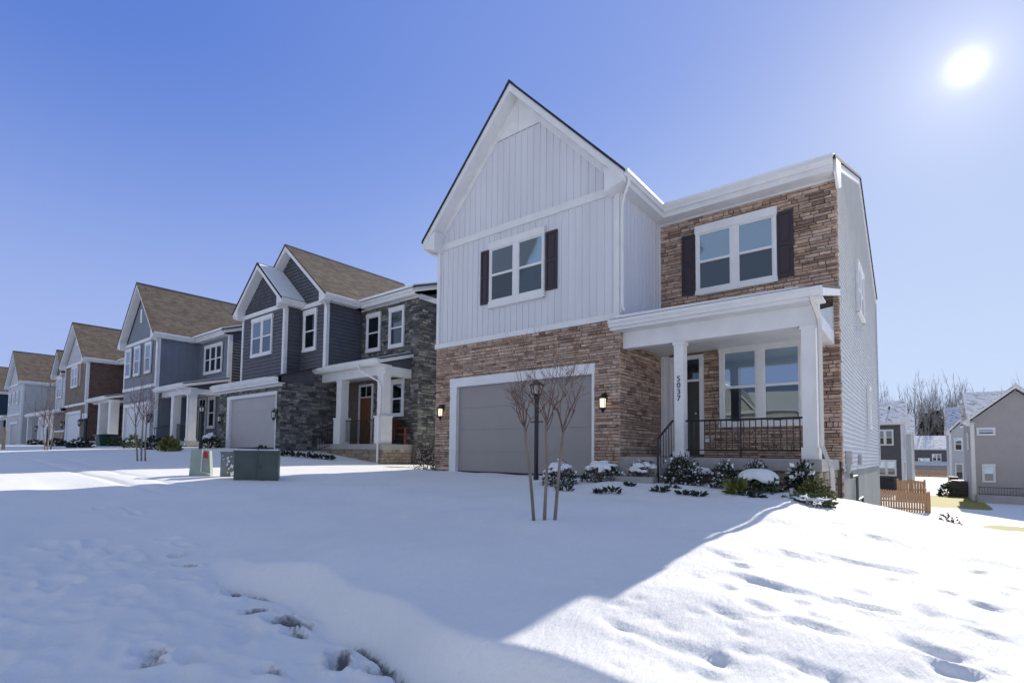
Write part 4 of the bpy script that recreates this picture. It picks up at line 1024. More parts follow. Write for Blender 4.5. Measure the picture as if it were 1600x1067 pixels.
railing(gh, (2.8,47.04), (9.4,47.04), -.82, -.35, sp=.14)
ch_ = back_house('charcoal grey house with snow dusted roof, beyond the wooden picket fence', -9.5, -1.42, 58., 66., -1.5, 4.75, .52, 'charcoal', 'lapgrey', [(-3.35,-2.1,2.65,4.1,2),(-3.4,-1.95,-.1,1.35,2),(-7.5,-6,2.65,4.1,2)], [(60.,60.8,2.4,3.7,1),(60.,60.8,-.2,1.2,1)])
vp = MB(); vp.tube([(-2.45,60.2,5.6),(-2.45,60.2,6.35)], .07, 8); vp.build('vent_pipe', M['black'], ch_)
back_house('pale grey house between two back yards with a small white front gable', 2.35, 9.5, 78., 88., -1.6, 4.5, .62, 'lapgrey', 'lapgrey', [(2.75,3.5,2.4,3.9),(2.75,3.5,-.9,1.0)], gable=(3.6,1.6,6.3))
back_house('pale house far back behind the charcoal house', -8.5, -1.05, 82., 92., -1.6, 4.7, .5, 'lapgrey', 'lapgrey', [], [(84.,85.,2.4,3.7,1),(84.,85.,-.2,1.,1)])
hb = back_house('distant slate blue house with sunny snow roof and white porch', -9., 6.5, 128., 140., -1.9, 3.3, .42, 'charcoal', 'charcoal', [(-.9,.9,.0,1.5,2),(1.2,2.6,.9,2.3,2),(1.1,2.5,-1.5,-.1,2)], roof='snowshingle')
simple_porch(hb, -8., 6., 126., 128., -1.7, .1, .35, .8, (-7,-4,-1.5,1.,3.5,5.7), .25, None, 'charcoal')

# ------------------------------------------------------------------ houses across the street, lit by the sun and mirrored in the windows
def opposite(label, x0, x1, y, wall, zb, gx):
    h = thing('house', label, 'house', ((x0+x1)/2, y, zb))
    k = MB(); k.box(x0, x1, y-9, y, zb-1, zb+5.6); k.build('wall', M[wall], h)
    F = FB(y); ze = zb+5.6
    main_roof(h, x0-.3, x1+.3, y-9.4, y+.4, ze, .45, M['snow'])
    mb = MB(); mb.prism([(gx-2.6,y+.02,ze-.1),(gx+2.6,y+.02,ze-.1),(gx,y+.02,ze+2.6)], (0,-4,0)); mb.build('gable_wall', M[wall], h)
    g = MB()
    for s_ in (-1,1): g.slab((gx,y+.4,ze+2.9),(gx,y-4,ze+2.9),(gx+s_*3,y-4,ze-.1),(gx+s_*3,y+.4,ze-.1), .2)
    g.build('gable_roof', M['white'], h)
    for u in (x0+1.2, gx-.9, x1-3.): window(h, F, u, u+1.8, zb+3.4, zb+5., 2, dark=True)
    window(h, F, x1-3., x1-1.2, zb+.9, zb+2.6, 2, dark=True)
    garage(h, lambda u,z,n=0.: F(u,z,n+.13), gx-2.1, gx+2.1, zb, zb+2.3, M['garagewhite'])
    return h
opposite('pale house across the street, seen only mirrored in the porch window', -5.5, 4.5, -24., 'lapgrey', -.7, -1.5)
opposite('white house across the street, mirrored in the upper windows', -18., -8., -24., 'cream', -.2, -14.)

# ------------------------------------------------------------------ planting
def px_size(p): return (p-EYE).dot(fw)/FPX          # metres per photograph pixel at p
def on_Y(px, Y):
    d = ray(px, 720); x = d.x*Y/d.y; return Vector((x, Y, tz(x, Y)))
def bush(name, label, cat, px, py, wpx, hpx, leaf, snow=0., n=520, ll=.06, seed=1, group=None, ball=True, up=.3, depth=.8, Yat=None, top=None):
    p = at(px, py) if Yat is None else on_Y(px, Yat); s = px_size(p); rx, rz = wpx*s, hpx*s
    if top: rz = EYE.z+ray(px, top).z*(p.y/ray(px, top).y)-p.z
    p = p-Vector((0,0,.03))
    t = thing(name, label, cat, p, group)
    rg = random.Random(seed)
    mb = MB(); blades(mb, p.x, p.y+rx*.2, p.z+rz*.12, rx, rx*depth, rz*.82, n, ll, ll*.28, rg, up=up)
    if 41 <= seed <= 49 and seed != 45 and seed != 48:
        n0 = len(mb.f); blades(mb, p.x, p.y+rx*.16, p.z+rz*.2, rx*1.0, rx*depth, rz*.80, 90, ll*1.3, ll*.55, rg, up=.2)
        for q in range(n0, len(mb.f)): mb.m[q] = 1
    mb.build('foliage', [M[leaf], M['snow']], t)
    b = MB()
    for i in range(6):
        a = rg.uniform(0,6.28); q = p+Vector((math.cos(a)*rx*.5, rx*.2+math.sin(a)*rx*.4, rz*.5))
        b.tube([p+Vector((math.cos(a)*.03,rx*.2+math.sin(a)*.03,-.02)), p.lerp(q,.5)+Vector((0,rx*.1,0)), q], [.012,.009,.005], 5)
    b.build('stem', M['twig'], t)
    if snow:
        cx, cy, ct = p.x, p.y+rx*.2, p.z+rz*(.98-.26*snow)
        if snow >= .9: snowcap(t, cx, cy, ct, rx*(.5+.42*snow), rx*depth*(.5+.42*snow), rz*(.16+.2*snow*snow), rg)
        else:
            m_ = MB(); k_ = int(10+18*snow)
            for q in range(k_):
                a = 2.4*q+rg.uniform(-.5,.5); f = (q+.3)/k_; f = f**.55*(.35+.5*snow)
                if q%3 == 2: a = -1.57+rg.uniform(-.9,.9); f = rg.uniform(.62,.86)
                bz = p.z+rz*(.12+.82*.93*math.sqrt(max(.1,1-(f*.95)**2)))
                snowcap(t, cx+rx*f*math.cos(a), cy+rx*depth*f*math.sin(a), bz, rx*rg.uniform(.15,.33), rx*depth*rg.uniform(.15,.33), rz*rg.uniform(.07,.13), rg, 13, 5, m_)
            m_.build('snow_cap', M['snow'], t, smooth=True)
    return t
def snowcap(t, cx, cy, cz, rx, ry, h, rg, nu=30, nv=10, into=None):
    """lumpy cushion of snow, ragged at its hem"""
    ph = [rg.uniform(0,6.28) for _ in range(8)]
    vs = []; fs = []
    for i in range(nv+1):
        f = i/nv
        for k in range(nu):
            a = 2*math.pi*k/nu
            rag = 1+.15*math.sin(2*a+ph[0])+.13*math.sin(5*a+ph[1])+.10*math.sin(9*a+ph[2])
            r_ = math.sin(f*math.pi*.56)*rag
            z = h*math.cos(f*math.pi*.56)-h*.35*f*f*(1+.5*math.sin(3*a+ph[3])+.5*math.sin(7*a+ph[4]))
            z += h*.07*math.sin(3.3*r_*math.cos(a)+ph[5])*math.sin(4.1*r_*math.sin(a)+ph[6])
            vs.append((cx+rx*r_*math.cos(a), cy+ry*r_*math.sin(a), cz+z))
    for i in range(nv):
        for k in range(nu): fs.append((i*nu+k, i*nu+(k+1)%nu, (i+1)*nu+(k+1)%nu, (i+1)*nu+k))
    b = len(vs)
    for k in range(nu):
        x, y, z = vs[nv*nu+k]; vs.append((cx+(x-cx)*.8, cy+(y-cy)*.8, z+h*.12))
    for k in range(nu): fs.append((nv*nu+k, nv*nu+(k+1)%nu, b+(k+1)%nu, b+k))
    if into: into.mesh(vs, fs); return
    mb = MB(); mb.mesh(vs, fs); return mb.build('snow_cap', M['snow'], t, smooth=True)
bush('shrub', 'snow capped shrub beside the black lamp post at the garage', 'shrub', 872, 757, 25, 40, 'leaf', .55, 1500, .045, 41)
bush('shrub', 'round snow capped shrub below the stone pier by the garage door', 'shrub', 938, 754, 30, 38, 'leaf', .6, 1500, .045, 42)
bush('shrub', 'half buried shrub under two lobes of snow before the porch steps', 'shrub', 1006, 754, 27, 36, 'leaf', .65, 1500, .045, 43)
bush('shrub', 'dark bushy shrub with little snow below the number column', 'shrub', 1062, 745, 26, 38, 'leaf', 0., 2200, .045, 44, Yat=9.45, top=706)
bush('shrub', 'low shrub under the widest smooth dome of snow before the porch', 'shrub', 1092, 755, 34, 30, 'leaf', 1., 1400, .045, 45)
bush('shrub', 'small dark shrub under the left part of the porch railing', 'shrub', 1131, 746, 19, 27, 'leaf', 0., 1500, .042, 46, Yat=9.5, top=717)
bush('shrub', 'small dark shrub under the right part of the porch railing', 'shrub', 1181, 746, 21, 30, 'leaf', 0., 1500, .042, 47, Yat=9.5, top=714)
bush('shrub', 'arching shrub bent down by a white dome of snow near the sunlit edge', 'shrub', 1184, 768, 33, 36, 'leafgreen', 1., 520, .08, 48, up=-.3)
bush('shrub', 'upright dark shrub in front of the right porch column', 'shrub', 1253, 762, 18, 42, 'leaf', 0., 620, .08, 49, up=.9, Yat=9.5, top=718)
bush('shrub', 'soft pale green shrub at the foot of the almond downspout', 'shrub', 1270, 775, 20, 32, 'leafyel', 0., 800, .055, 50, Yat=9.3, top=744)
bush('plant', 'low plant flattened under sunlit snow at the yard corner', 'plant', 1262, 787, 30, 17, 'leafgreen', .8, 300, .09, 51, up=0.)
bush('shrub', 'dark red leaved shrub at the left stone corner of the white house', 'shrub', 662, 735, 19, 46, 'leafred', .0, 800, .06, 52, up=.6)
bush('plant', 'yellow green strap leaved plant in the bed of the blue grey house', 'plant', 262, 705, 12, 20, 'leafyel', 0., 260, .22, 53, up=.8)
bush('shrub', 'dark shrub beside the pale garage of the blue grey house', 'shrub', 206, 700, 12, 22, 'leafgreen', 0., 260, .15, 54)
bush('shrub', 'dark snow flecked shrub below the porch stairs of the blue grey house', 'shrub', 236, 702, 14, 22, 'leaf', 0., 260, .15, 55)
bush('shrub', 'snow topped shrub by the porch of the blue grey house behind the lamp post', 'shrub', 325, 700, 14, 26, 'leaf', .4, 300, .14, 56)
bush('shrub', 'low snowy shrubs before the brown brick garage', 'shrub', 122, 699, 13, 14, 'leaf', .7, 200, .2, 57)
bush('shrub', 'green shrub to the right of the green wheeled bin', 'shrub', 178, 697, 14, 14, 'leafgreen', 0., 260, .18, 58)
bush('shrub', 'low shrub before the stone base of the taupe house', 'shrub', 84, 697, 12, 10, 'leaf', .5, 160, .22, 59)
bush('shrub', 'flat snowy shrub at the foot of the far lamp post', 'shrub', 53, 695, 9, 7, 'leaf', .7, 120, .22, 60)
bush('bush', 'pinkish brown bush at the right edge of the picture', 'bush', 1594, 838, 17, 36, 'leafpink', .0, 420, .14, 61, Yat=20.)
bush('plant', 'dry twiggy plant standing in the sunlit snow by the picket gate', 'plant', 1476, 818, 13, 24, 'leafred', 0., 170, .13, 62, up=.6, Yat=29.)
bush('shrub', 'leafy shrub beside the dark grey bins of the beige house', 'shrub', 1480, 775, 8, 20, 'leafgreen', 0., 160, .3, 63)
# low bed plants poking through the snow: leafy sprigs
def sprig(px, py, wpx, hpx, label, seed, leaf='leaf', grp=None, n=60, ll=.09):
    p = at(px, py); s = px_size(p); rg = random.Random(seed)
    mb = MB()
    for _ in range(n):
        a = rg.uniform(0,6.28); r_ = rg.random()*wpx*s
        b = p+Vector((math.cos(a)*r_, math.sin(a)*r_*.6, rg.uniform(-.01,hpx*s*.5)))
        d = Vector((math.cos(a)+rg.uniform(-.5,.5), math.sin(a)*.6, rg.uniform(.1,1.))).normalized(); sd = d.cross(Vector((rg.uniform(-1,1),rg.uniform(-1,1),.3))).normalized()
        l = ll*rg.uniform(.5,1.2); t = rg.random()
        mb.face([b, b+d*l*.5+sd*l*.2, b+d*l, b+d*l*.5-sd*l*.2], 0, (t,t,t))
    o = mb.build('bed_plant', M[leaf], None, org=tuple(p)); tag(o, label, 'plant', grp)
for i, (px, py, w_, h_, lb) in enumerate((
    (882,768,14,16,'leafy sprig in front of the lamp post shrub'),(935,770,7,7,'small sprig left of two below the pier shrub'),(957,770,12,12,'broad leaved sprig right of two below the pier shrub'),(983,762,8,12,'upright sprig at the left foot of the two lobed snow shrub'),
    (1032,769,12,9,'trailing sprig between the two lobed shrub and the snow dome'),(1050,766,12,10,'dark sprig under the left hem of the snow dome'),(1066,772,7,4,'tiny sprig lying in the snow left of a curled one'),(1092,774,9,6,'curled sprig lying in open snow before the dome'),(1136,760,10,10,'wispy sprig right of the snow dome'),
    (1168,775,14,10,'drooping sprigs before the arching shrub'),(1182,780,10,6,'lowest sprig of the bed, before the arching shrub'))):
    sprig(px, py, w_, h_, lb, 70+i)
sprig(1150, 773, 6, 30, 'pale green upright leaf tuft left of the arching shrub', 90, 'leafyel', None, 90, .2)
for i, (px, lb) in enumerate(((446,'low snowy plant nearest the grey garage in the slate house bed'),(462,'darker plant second from the grey garage in the slate house bed'),(480,'dark green plant in the middle of the slate house bed'),(497,'plant below the stair rail of the slate house'),(515,'green plant at the right end of the slate house bed'))):
    sprig(px, 712+i*1.5, 9, 10, lb, 100+i, 'leaf', None, 70, .16)

def young_tree(name, label, bases, tops, spread, twig_len, seed, levels=4, r0=.026, group=None):
    """several slender stems that each end in a fan of bare twigs"""
    p0 = at(*bases[len(bases)//2]); dep = (p0-EYE).dot(fw)
    t = thing(name, label, 'tree', p0, group)
    rg = random.Random(seed); tw = MB()
    for (bx, by), (tx, ty) in zip(bases, tops):
        b = at(bx, by)-Vector((0,0,.03)); e = EYE+ray(tx, ty)*dep
        e.y += rg.uniform(-.1,.1)
        st = MB(); pts = [b]
        for f in (.3,.6,.85,1.): pts.append(b.lerp(e, f)+Vector((rg.uniform(-.012,.012),rg.uniform(-.012,.012),0))+Vector((0,0,0)))
        st.tube(pts, [r0*1.05,r0*.95,r0*.85,r0*.75,r0*.7], 8)
        st.build('trunk', M['bark'], t, smooth=True)
        def grow(p, d, l, r_, lv):
            q = p+d*l
            mid = p.lerp(q,.5)+Vector((rg.uniform(-1,1),rg.uniform(-1,1),rg.uniform(-.5,.5)))*l*.07
            tw.tube([p, mid, q], [r_, r_*.8, max(.0016*tk, r_*.6)], 5 if lv > 1 else 3, cap=False)
            if lv == 0: return
            for k in range(rg.choice((1,2,2,3))):
                nd_ = (d+Vector((rg.uniform(-1,1),rg.uniform(-1,1),rg.uniform(-.15,.55)))*spread).normalized()
                if nd_.z < .15: nd_.z = .15
                grow(p.lerp(q, rg.uniform(.45,1.)), nd_, l*rg.uniform(.6,.95), max(.002*tk, r_*.58), lv-1)
        tk = r0/.026
        d0 = (e-b).normalized()
        for k in range(4):
            a = 2*math.pi*k/4+rg.uniform(-.5,.5)
            d = (d0+Vector((math.cos(a)*.55, math.sin(a)*.55, .25))).normalized()
            grow(e-d0*rg.uniform(0,.12), d, twig_len*rg.uniform(.75,1.2), r0*.36, levels-1)
        for _ in range(3):
            tall = e+Vector((rg.uniform(-.35,.35),rg.uniform(-.2,.2),twig_len*rg.uniform(2.6,4.2))); tw.tube([e, e.lerp(tall,.5)+Vector((.03,0,0)), tall], [r0*.3,r0*.16,.0016*tk], 4)
            for f in (.6,.75,.88):
                pp = e.lerp(tall, f); tw.tube([pp, pp+Vector((rg.uniform(-.14,.14),rg.uniform(-.1,.1),.2))*(twig_len/.27)], [.003*tk,.0014*tk], 3)
    tw.build('crown', M['twig'], t)
    return t
young_tree('young_tree', 'bare young tree with three slender trunks in the front lawn snow', [(835,823),(850,824),(866,822)], [(817,664),(854,656),(887,664)], .72, .25, 5, 6, .019)
young_tree('young_tree', 'bare thin three stemmed tree on the lawn of the blue grey house', [(215,720),(221,720),(227,720)], [(208,662),(221,655),(232,660)], .5, .5, 6, 3, .022)
young_tree('young_tree', 'bare thin three stemmed tree on the lawn of the taupe house', [(70,703),(74,703),(79,702)], [(70,668),(75,664),(80,668)], .45, .6, 7, 3, .026)
sp = at(3, 702); st = thing('sapling_stake', 'pale wooden stakes at the left picture edge', 'stake', sp)
mb = MB(); mb.box(sp.x-.2,sp.x-.14,sp.y,sp.y+.06,sp.z-.1,sp.z+.95); mb.box(sp.x+.2,sp.x+.26,sp.y,sp.y+.06,sp.z-.1,sp.z+.8); mb.box(sp.x-.14,sp.x+.2,sp.y+.01,sp.y+.05,sp.z+.6,sp.z+.66); mb.build('stake', M['fence'], st)

# ------------------------------------------------------------------ lamp posts
def lamp_post(px, py, top, label, r=.04, bar=True, lit=False, sign=False):
    p = at(px, py); s = px_size(p); H = (py-top)*s
    t = thing('lamp_post', label, 'lamp post', p)
    mb = MB(); k = H/2.3
    mb.lathe([(r*1.25,p.z-.1),(r*1.25,p.z+.12),(r,p.z+.16),(r,p.z+H*.80),(r*1.4,p.z+H*.80+.005),(r*1.4,p.z+H*.83),(.02,p.z+H*.84)], p.x, p.y, 12); mb.build('post', M['black'], t)
    if bar:
        b = MB(); z = p.z+H*.585; b.tube([(p.x-.17*k,p.y,z),(p.x+.17*k,p.y,z)], .013, 6); b.build('cross_bar', M['black'], t)
    z0 = p.z+H*.835; hh = H*.165; w = hh*.36
    c = MB()
    c.lathe([(.02,z0-.01),(w*.75,z0+hh*.08),(w*.8,z0+hh*.14),(w*.1,z0+hh*.15)], p.x, p.y, 6)
    c.lathe([(w*.2,z0+hh*.66),(w*1.25,z0+hh*.64),(w*1.2,z0+hh*.70),(w*.5,z0+hh*.86),(w*.15,z0+hh*.92),(w*.1,z0+hh),(.001,z0+hh*1.02)], p.x, p.y, 6)
    for q in range(6):
        a = 2*math.pi*(q+.5)/6; c.tube([(p.x+w*.78*math.cos(a),p.y+w*.78*math.sin(a),z0+hh*.13),(p.x+w*1.05*math.cos(a),p.y+w*1.05*math.sin(a),z0+hh*.66)], .012, 4)
    lo = c.build('lantern', M['black'], t)
    g = MB(); g.lathe([(w*.62,z0+hh*.15),(w*.88,z0+hh*.65)], p.x, p.y, 8); g.build('lamp_glass', M['lampglass'], lo)
    if sign:
        sg = MB(); sg.box(p.x-.35,p.x+.35,p.y-.08,p.y-.03,p.z+H*.86,p.z+H*1.0); sg.build('post_sign', M['white'], t)
lamp_post(837.5, 753, 592, 'black lamp post with cross bar before the garage of the white house', .045)
lamp_post(312.5, 708, 632, 'black lamp post with bright lantern behind the green utility boxes', .05, False)
lamp_post(47, 693, 652, 'black lamp post far left before the cream house', .07, False)
lamp_post(74, 697, 666, 'small dark lamp post beside the taupe house garage', .07, False)
lamp_post(132, 699, 646, 'dark post with white box on top beside the wheeled bin', .08, False, sign=True)

# ------------------------------------------------------------------ utility boxes in the verge
def util():
    p = at(400, 750); s = px_size(p)
    d = Vector((rt.x, rt.y, 0)).normalized(); n = Vector((-d.y, d.x, 0))     # roughly broadside to the view
    n = Vector((p.x,p.y,0)).normalized(); d = Vector((n.y,-n.x,0)); a_ = -.10; d = (d*math.cos(a_)+n*math.sin(a_)); n = Vector((-d.y,d.x,0))
    def obox(mb, o, a0, a1, b0, b1, z0, z1, m=0):
        P = lambda a,b,z: o+d*a+n*b+Vector((0,0,z))
        mb.mesh([P(a0,b0,z0),P(a1,b0,z0),P(a1,b1,z0),P(a0,b1,z0),P(a0,b0,z1),P(a1,b0,z1),P(a1,b1,z1),P(a0,b1,z1)], [(0,3,2,1),(4,5,6,7),(0,1,5,4),(1,2,6,5),(2,3,7,6),(3,0,4,7)], m)
    t = thing('transformer_box', 'large dark green steel utility box with snow on its lid', 'utility box', p)
    w = 31.5*s; h = 46*s; b = MB()
    obox(b, p, -w, w, 0, 1.1*w, -.1, h); obox(b, p, -w-.02, w+.02, -.02, 1.12*w, h*.93, h+.004)
    obox(b, p, -.008, .008, -.012, 0, .02, h*.9); obox(b, p, .04, .075, -.03, 0, h*.4, h*.52); obox(b, p, -w*.98, w*.98, -.006, 0, .03, .05)
    b.build('cabinet', M['boxgreen'], t)
    q = MB(); obox(q, p, -w*.97, w*.97, .03, 1.05*w, h+.004, h+.035); so_ = q.build('snow_cap', M['snow'], t)
    lf = MB(); blades(lf, p.x-.05, p.y+.12, p.z+h+.04, w*.35, .08, .05, 60, .06, .02, random.Random(5)); lf.build('dead_leaves', M['leaf'], t)
    p2 = at(355, 746); t2 = thing('utility_cabinet', 'weathered grey utility cabinet flecked with snow, left of the dark green box', 'utility box', p2)
    b = MB(); w2 = 10.5*s; h2 = 42*s; obox(b, p2, -w2, w2, 0, .3, -.1, h2); obox(b, p2, -w2-.012, w2+.012, -.012, .31, h2*.94, h2+.01); obox(b, p2, w2*.3, w2*.36, -.008, 0, .03, h2*.9); b.build('cabinet', M['boxgrey'], t2)
    q = MB(); rg = random.Random(3)
    for a, z, e in ((-.1,.5,.02),(0,.45,.03),(.02,.38,.035),(-.01,.3,.03),(-.08,.42,.015),(.03,.2,.025),(.0,.12,.02),(.09,.25,.05),(.1,.1,.06),(.07,.48,.02)):
        pts = []
        for k in range(11):
            an = 2*math.pi*k/11; rr = e*rg.uniform(.45,1.25); pts.append(p2+d*(a+rr*math.cos(an)*.8)+n*(-.002)+Vector((0,0,z*h2*1.7+rr*math.sin(an))))
        q.prism(pts, -n*.012)
    q.build('stuck_snow', M['snow'], t2)
    p3 = at(312, 745); t3 = thing('pedestal', 'sage green tapered cable pedestal with a red sticker', 'utility box', p3)
    b = MB(); w3 = 16*s; h3 = 46*s
    for m_, (a0,a1,c0,c1,yy0,yy1) in enumerate(((-w3,w3,-w3*.88,w3*.75,0,.36),)):
        P = lambda a,bb,z: p3+d*a+n*bb+Vector((0,0,z))
        vs_ = [P(a0,0,-.1),P(a1,0,-.1),P(a1,.36,-.1),P(a0,.36,-.1),P(c0,.03,h3*.97),P(c1,.03,h3*.94),P(c1,.33,h3*.94),P(c0,.33,h3*.97),P((c0+c1)/2,.03,h3),P((c0+c1)/2,.33,h3)]
        b.mesh(vs_, [(0,1,5,8,4),(1,2,6,5),(2,3,7,9,6),(3,0,4,7),(4,8,9,7),(8,5,6,9)])
    b.build('shell', M['boxpale'], t3)
    e = MB()
    P = lambda a,bb,z: p3+d*a+n*bb+Vector((0,0,z))
    e.tube([P(w3*.16,.0,h3*.96),P(w3*.10,-.005,h3*.2),P(w3*.95,-.005,.06)], .012, 5); e.build('edge_strip', M['white'], t3)
    k = MB(); k.face([P(w3*.24,.018,h3*.68),P(w3*.66,.018,h3*.66),P(w3*.62,.026,h3*.90),P(w3*.24,.026,h3*.92)]); k.build('sticker', M['red'], t3)
util()

# ------------------------------------------------------------------ chairs on the slate house porch, bins
def chair(x, y, z, rot, label, seed):
    t = thing('porch_chair', label, 'chair', (0,0,0))
    s = MB(); s.box(-.27,.27,-.25,.25,.38,.42); s.build('seat', M['chair'], t)
    b = MB()
    for i in range(5): b.slab((-.27+i*.11,.25,.40),(-.17+i*.11,.25,.40),(-.17+i*.11,.42,1.0-.02*abs(i-2)),(-.27+i*.11,.42,1.0-.02*abs(i-2)), .025, vec=(0,1,0))
    b.build('backrest', M['chair'], t)
    for sx in (-1,1):
        l = MB(); l.box(sx*.27-.03,sx*.27+.03,-.28,-.22,0,.6); l.build('leg', M['chair'], t)
        l = MB(); l.box(sx*.27-.03,sx*.27+.03,.22,.28,0,.6); l.build('leg', M['chair'], t)
        a = MB(); a.box(sx*.27-.06,sx*.27+.06,-.32,.34,.6,.63); a.build('armrest', M['chair'], t)
    t.location = (x,y,z); t.rotation_euler = (0,0,rot)
chair(-16.35, 12.75, 1.88, R(40), 'red brown wooden chair on the slate house porch nearer the door', 1)
chair(-15.55, 12.95, 1.88, R(100), 'red brown wooden chair on the slate house porch at the open right end', 2)
def bin_():
    p = at(150, 697); s = px_size(p); t = thing('wheeled_bin', 'dark green wheeled rubbish bin before the brown brick house', 'bin', p)
    w, h = 12.5*s, 19*s
    b = MB(); vs_ = []
    for f, k, y0, y1 in ((-.05,.82,.12,.9),(h*.9,1.,0,1.)):
        vs_ += [(p.x-w*k, p.y+y0*w*2, p.z+f),(p.x+w*k, p.y+y0*w*2, p.z+f),(p.x+w*k, p.y+y1*w*2, p.z+f),(p.x-w*k, p.y+y1*w*2, p.z+f)]
    b.mesh(vs_, [(0,3,2,1),(4,5,6,7),(0,1,5,4),(1,2,6,5),(2,3,7,6),(3,0,4,7)]); b.build('body', M['bin'], t)
    l = MB(); l.prism([(p.x-w*1.06,p.y-.06,p.z+h*.9),(p.x-w*1.06,p.y-.06,p.z+h*.96),(p.x-w*1.06,p.y+w,p.z+h*1.02),(p.x-w*1.06,p.y+w*2.1,p.z+h),(p.x-w*1.06,p.y+w*2.1,p.z+h*.9)], (w*2.12,0,0)); l.build('lid', M['bin'], t)
    for sx in (-1,1):
        q = MB(); q.tube([(p.x+sx*w*.8-.05,p.y+w*1.9,p.z+.12),(p.x+sx*w*.8+.05,p.y+w*1.9,p.z+.12)], .16, 12); q.build('wheel', M['black'], t)
    q = MB(); q.box(p.x-w*.35,p.x+w*.35,p.y-.03,p.y-.002,p.z+h*.62,p.z+h*.72); q.build('label_plate', M['boxpale'], t)
bin_()
def ac_unit():
    p = at(1498, 776); s = px_size(p); t = thing('air_conditioner', 'dark square outdoor cooling unit at the corner of the grey beige house', 'air conditioner', p)
    b = MB(); w = 11*s; b.box(p.x-w,p.x+w,p.y,p.y+2*w,p.z-.1,p.z+24*s); b.build('cabinet', M['charcoal'], t)
    f = MB(); f.lathe([(w*.85,p.z+24*s),(w*.85,p.z+25.5*s),(w*.2,p.z+26*s)], p.x, p.y+w, 14); f.build('fan_grille', M['black'], t)
    l = MB()
    for i in range(9): l.box(p.x-w*.95,p.x+w*.95,p.y-.02,p.y-.003,p.z+(2+i*2.3)*s,p.z+(3+i*2.3)*s)
    l.build('louvre', M['black'], t)
    p = at(1492, 768); t = thing('rubbish_bin', 'black rubbish bin behind the cooling unit of the beige house', 'bin', p)
    b = MB(); b.box(p.x-.3,p.x+.3,p.y+1.5,p.y+2.1,p.z-.2,p.z+1.2); b.build('body', M['black'], t); b = MB(); b.box(p.x-.34,p.x+.34,p.y+1.44,p.y+2.15,p.z+1.2,p.z+1.28); b.build('lid', M['black'], t)
ac_unit()
def grill():
    p = Vector((-2.6, 56.6, -1.4)); t = thing('grill', 'black covered garden grill under the window of the charcoal house', 'grill', p)
    b = MB(); b.box(p.x-.5,p.x+.5,p.y,p.y+.6,p.z,p.z+.85); b.build('cover', M['black'], t)
    b = MB(); b.prism([(p.x-.5,p.y,p.z+.85),(p.x-.5,p.y+.15,p.z+1.15),(p.x-.5,p.y+.45,p.z+1.15),(p.x-.5,p.y+.6,p.z+.85)], (1,0,0)); b.build('hood', M['black'], t)
grill()

# ------------------------------------------------------------------ picket fences
def picket(label, p, q, h, arch=.12, name='picket_fence', gap=.03, pw=.09, solid=False):
    p = Vector(p); q = Vector(q); L = (q-p).length; d = (q-p)/L; n = Vector((d.y,-d.x,0))
    t = thing(name, label, 'fence', p)
    mb = MB(); k = int(L/(pw+gap))
    for i in range(k):
        a = (i+.5)*L/k; hh = h+arch*math.sin(math.pi*a/L)
        o = p+d*(a-pw/2); z = Vector((0,0,1))
        if solid: pol = [o, o+d*pw, o+d*pw+z*hh, o+z*hh]
        else: pol = [o, o+d*pw, o+d*pw+z*(hh-.06), o+d*(pw/2)+z*hh, o+z*(hh-.06)]
        mb.prism(pol, n*.02)
    mb.build('pickets', M['fence'], t)
    for zz in (.25, h*.55, h*.9):
        r_ = MB(); r_.prism([p-n*.05+Vector((0,0,zz)), q-n*.05+Vector((0,0,zz)), q-n*.05+Vector((0,0,zz+.08)), p-n*.05+Vector((0,0,zz+.08))], n*.045); r_.build('rail', M['fence'], t)
    for a in (0, L/2, L):
        o = p+d*a-n*.1; r_ = MB(); r_.box(o.x-.06,o.x+.06,o.y-.06,o.y+.06,o.z-.2,o.z+h+.12); r_.build('post', M['fence'], t)
picket('orange tan picket fence and gate between the white house and the back yards', (-4.4,36.2,-1.5), (.16,36.,-1.52), 1.16, .16, gap=.022)
picket('tan board fence running back from the picket gate', (.16,36.1,-1.5), (.05,46.,-1.5), 1.1, 0., 'board_fence', .008, .14, True)
picket('tan board fence behind the picket gate, joined to the charcoal house', (-1.5,46.,-1.5), (.0,46.05,-1.5), 1.45, .05, 'board_fence', .008, .14, True)
picket('small distant tan fence before the slate blue house', (-2.,108.,-1.75), (3.2,108.,-1.75), 1.3, 0., 'board_fence', .01, .2, True)

# ------------------------------------------------------------------ bare trees on the skyline
def bare_tree(seed, H, spread=.36, lv=7):
    t = thing('bare_tree', 'x', 'tree', (0,0,0), 'bare trees behind the back gardens')
    rg = random.Random(seed); tr = MB(); tw = MB()
    def grow(p, d, l, r_, v):
        m = tr if v >= lv-2 else tw; l *= rg.uniform(.85,1.1)
        q = p+d*l
        m.tube([p, p.lerp(q,.5)+Vector((rg.uniform(-1,1),rg.uniform(-1,1),0))*l*.05, q], [r_, r_*.85, r_*.7], 6 if v >= lv-2 else 3, cap=False)
        if v == 0: return
        n = 3 if v in (1,2,4,5) else 2
        for k in range(n):
            a = rg.uniform(0,6.28); f = spread*(.45 if k == 0 else 1.5)
            nd_ = (d+Vector((math.cos(a)*f, math.sin(a)*f, rg.uniform(.1,.4)))).normalized()
            grow(q if k == 0 else p.lerp(q, rg.uniform(.55,1.)), nd_, l*(rg.uniform(.78,.95) if k == 0 else rg.uniform(.5,.75)), max(.016, r_*(.76 if k == 0 else .5)), v-1)
    grow(Vector((0,0,-.3)), Vector((rg.uniform(-.03,.03),rg.uniform(-.03,.03),1)).normalized(), H*.22, H*.0085, lv)
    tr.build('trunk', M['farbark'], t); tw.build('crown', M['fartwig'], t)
    return t
protos = [bare_tree(s_, 21., .34) for s_ in (3, 8, 15, 22)]
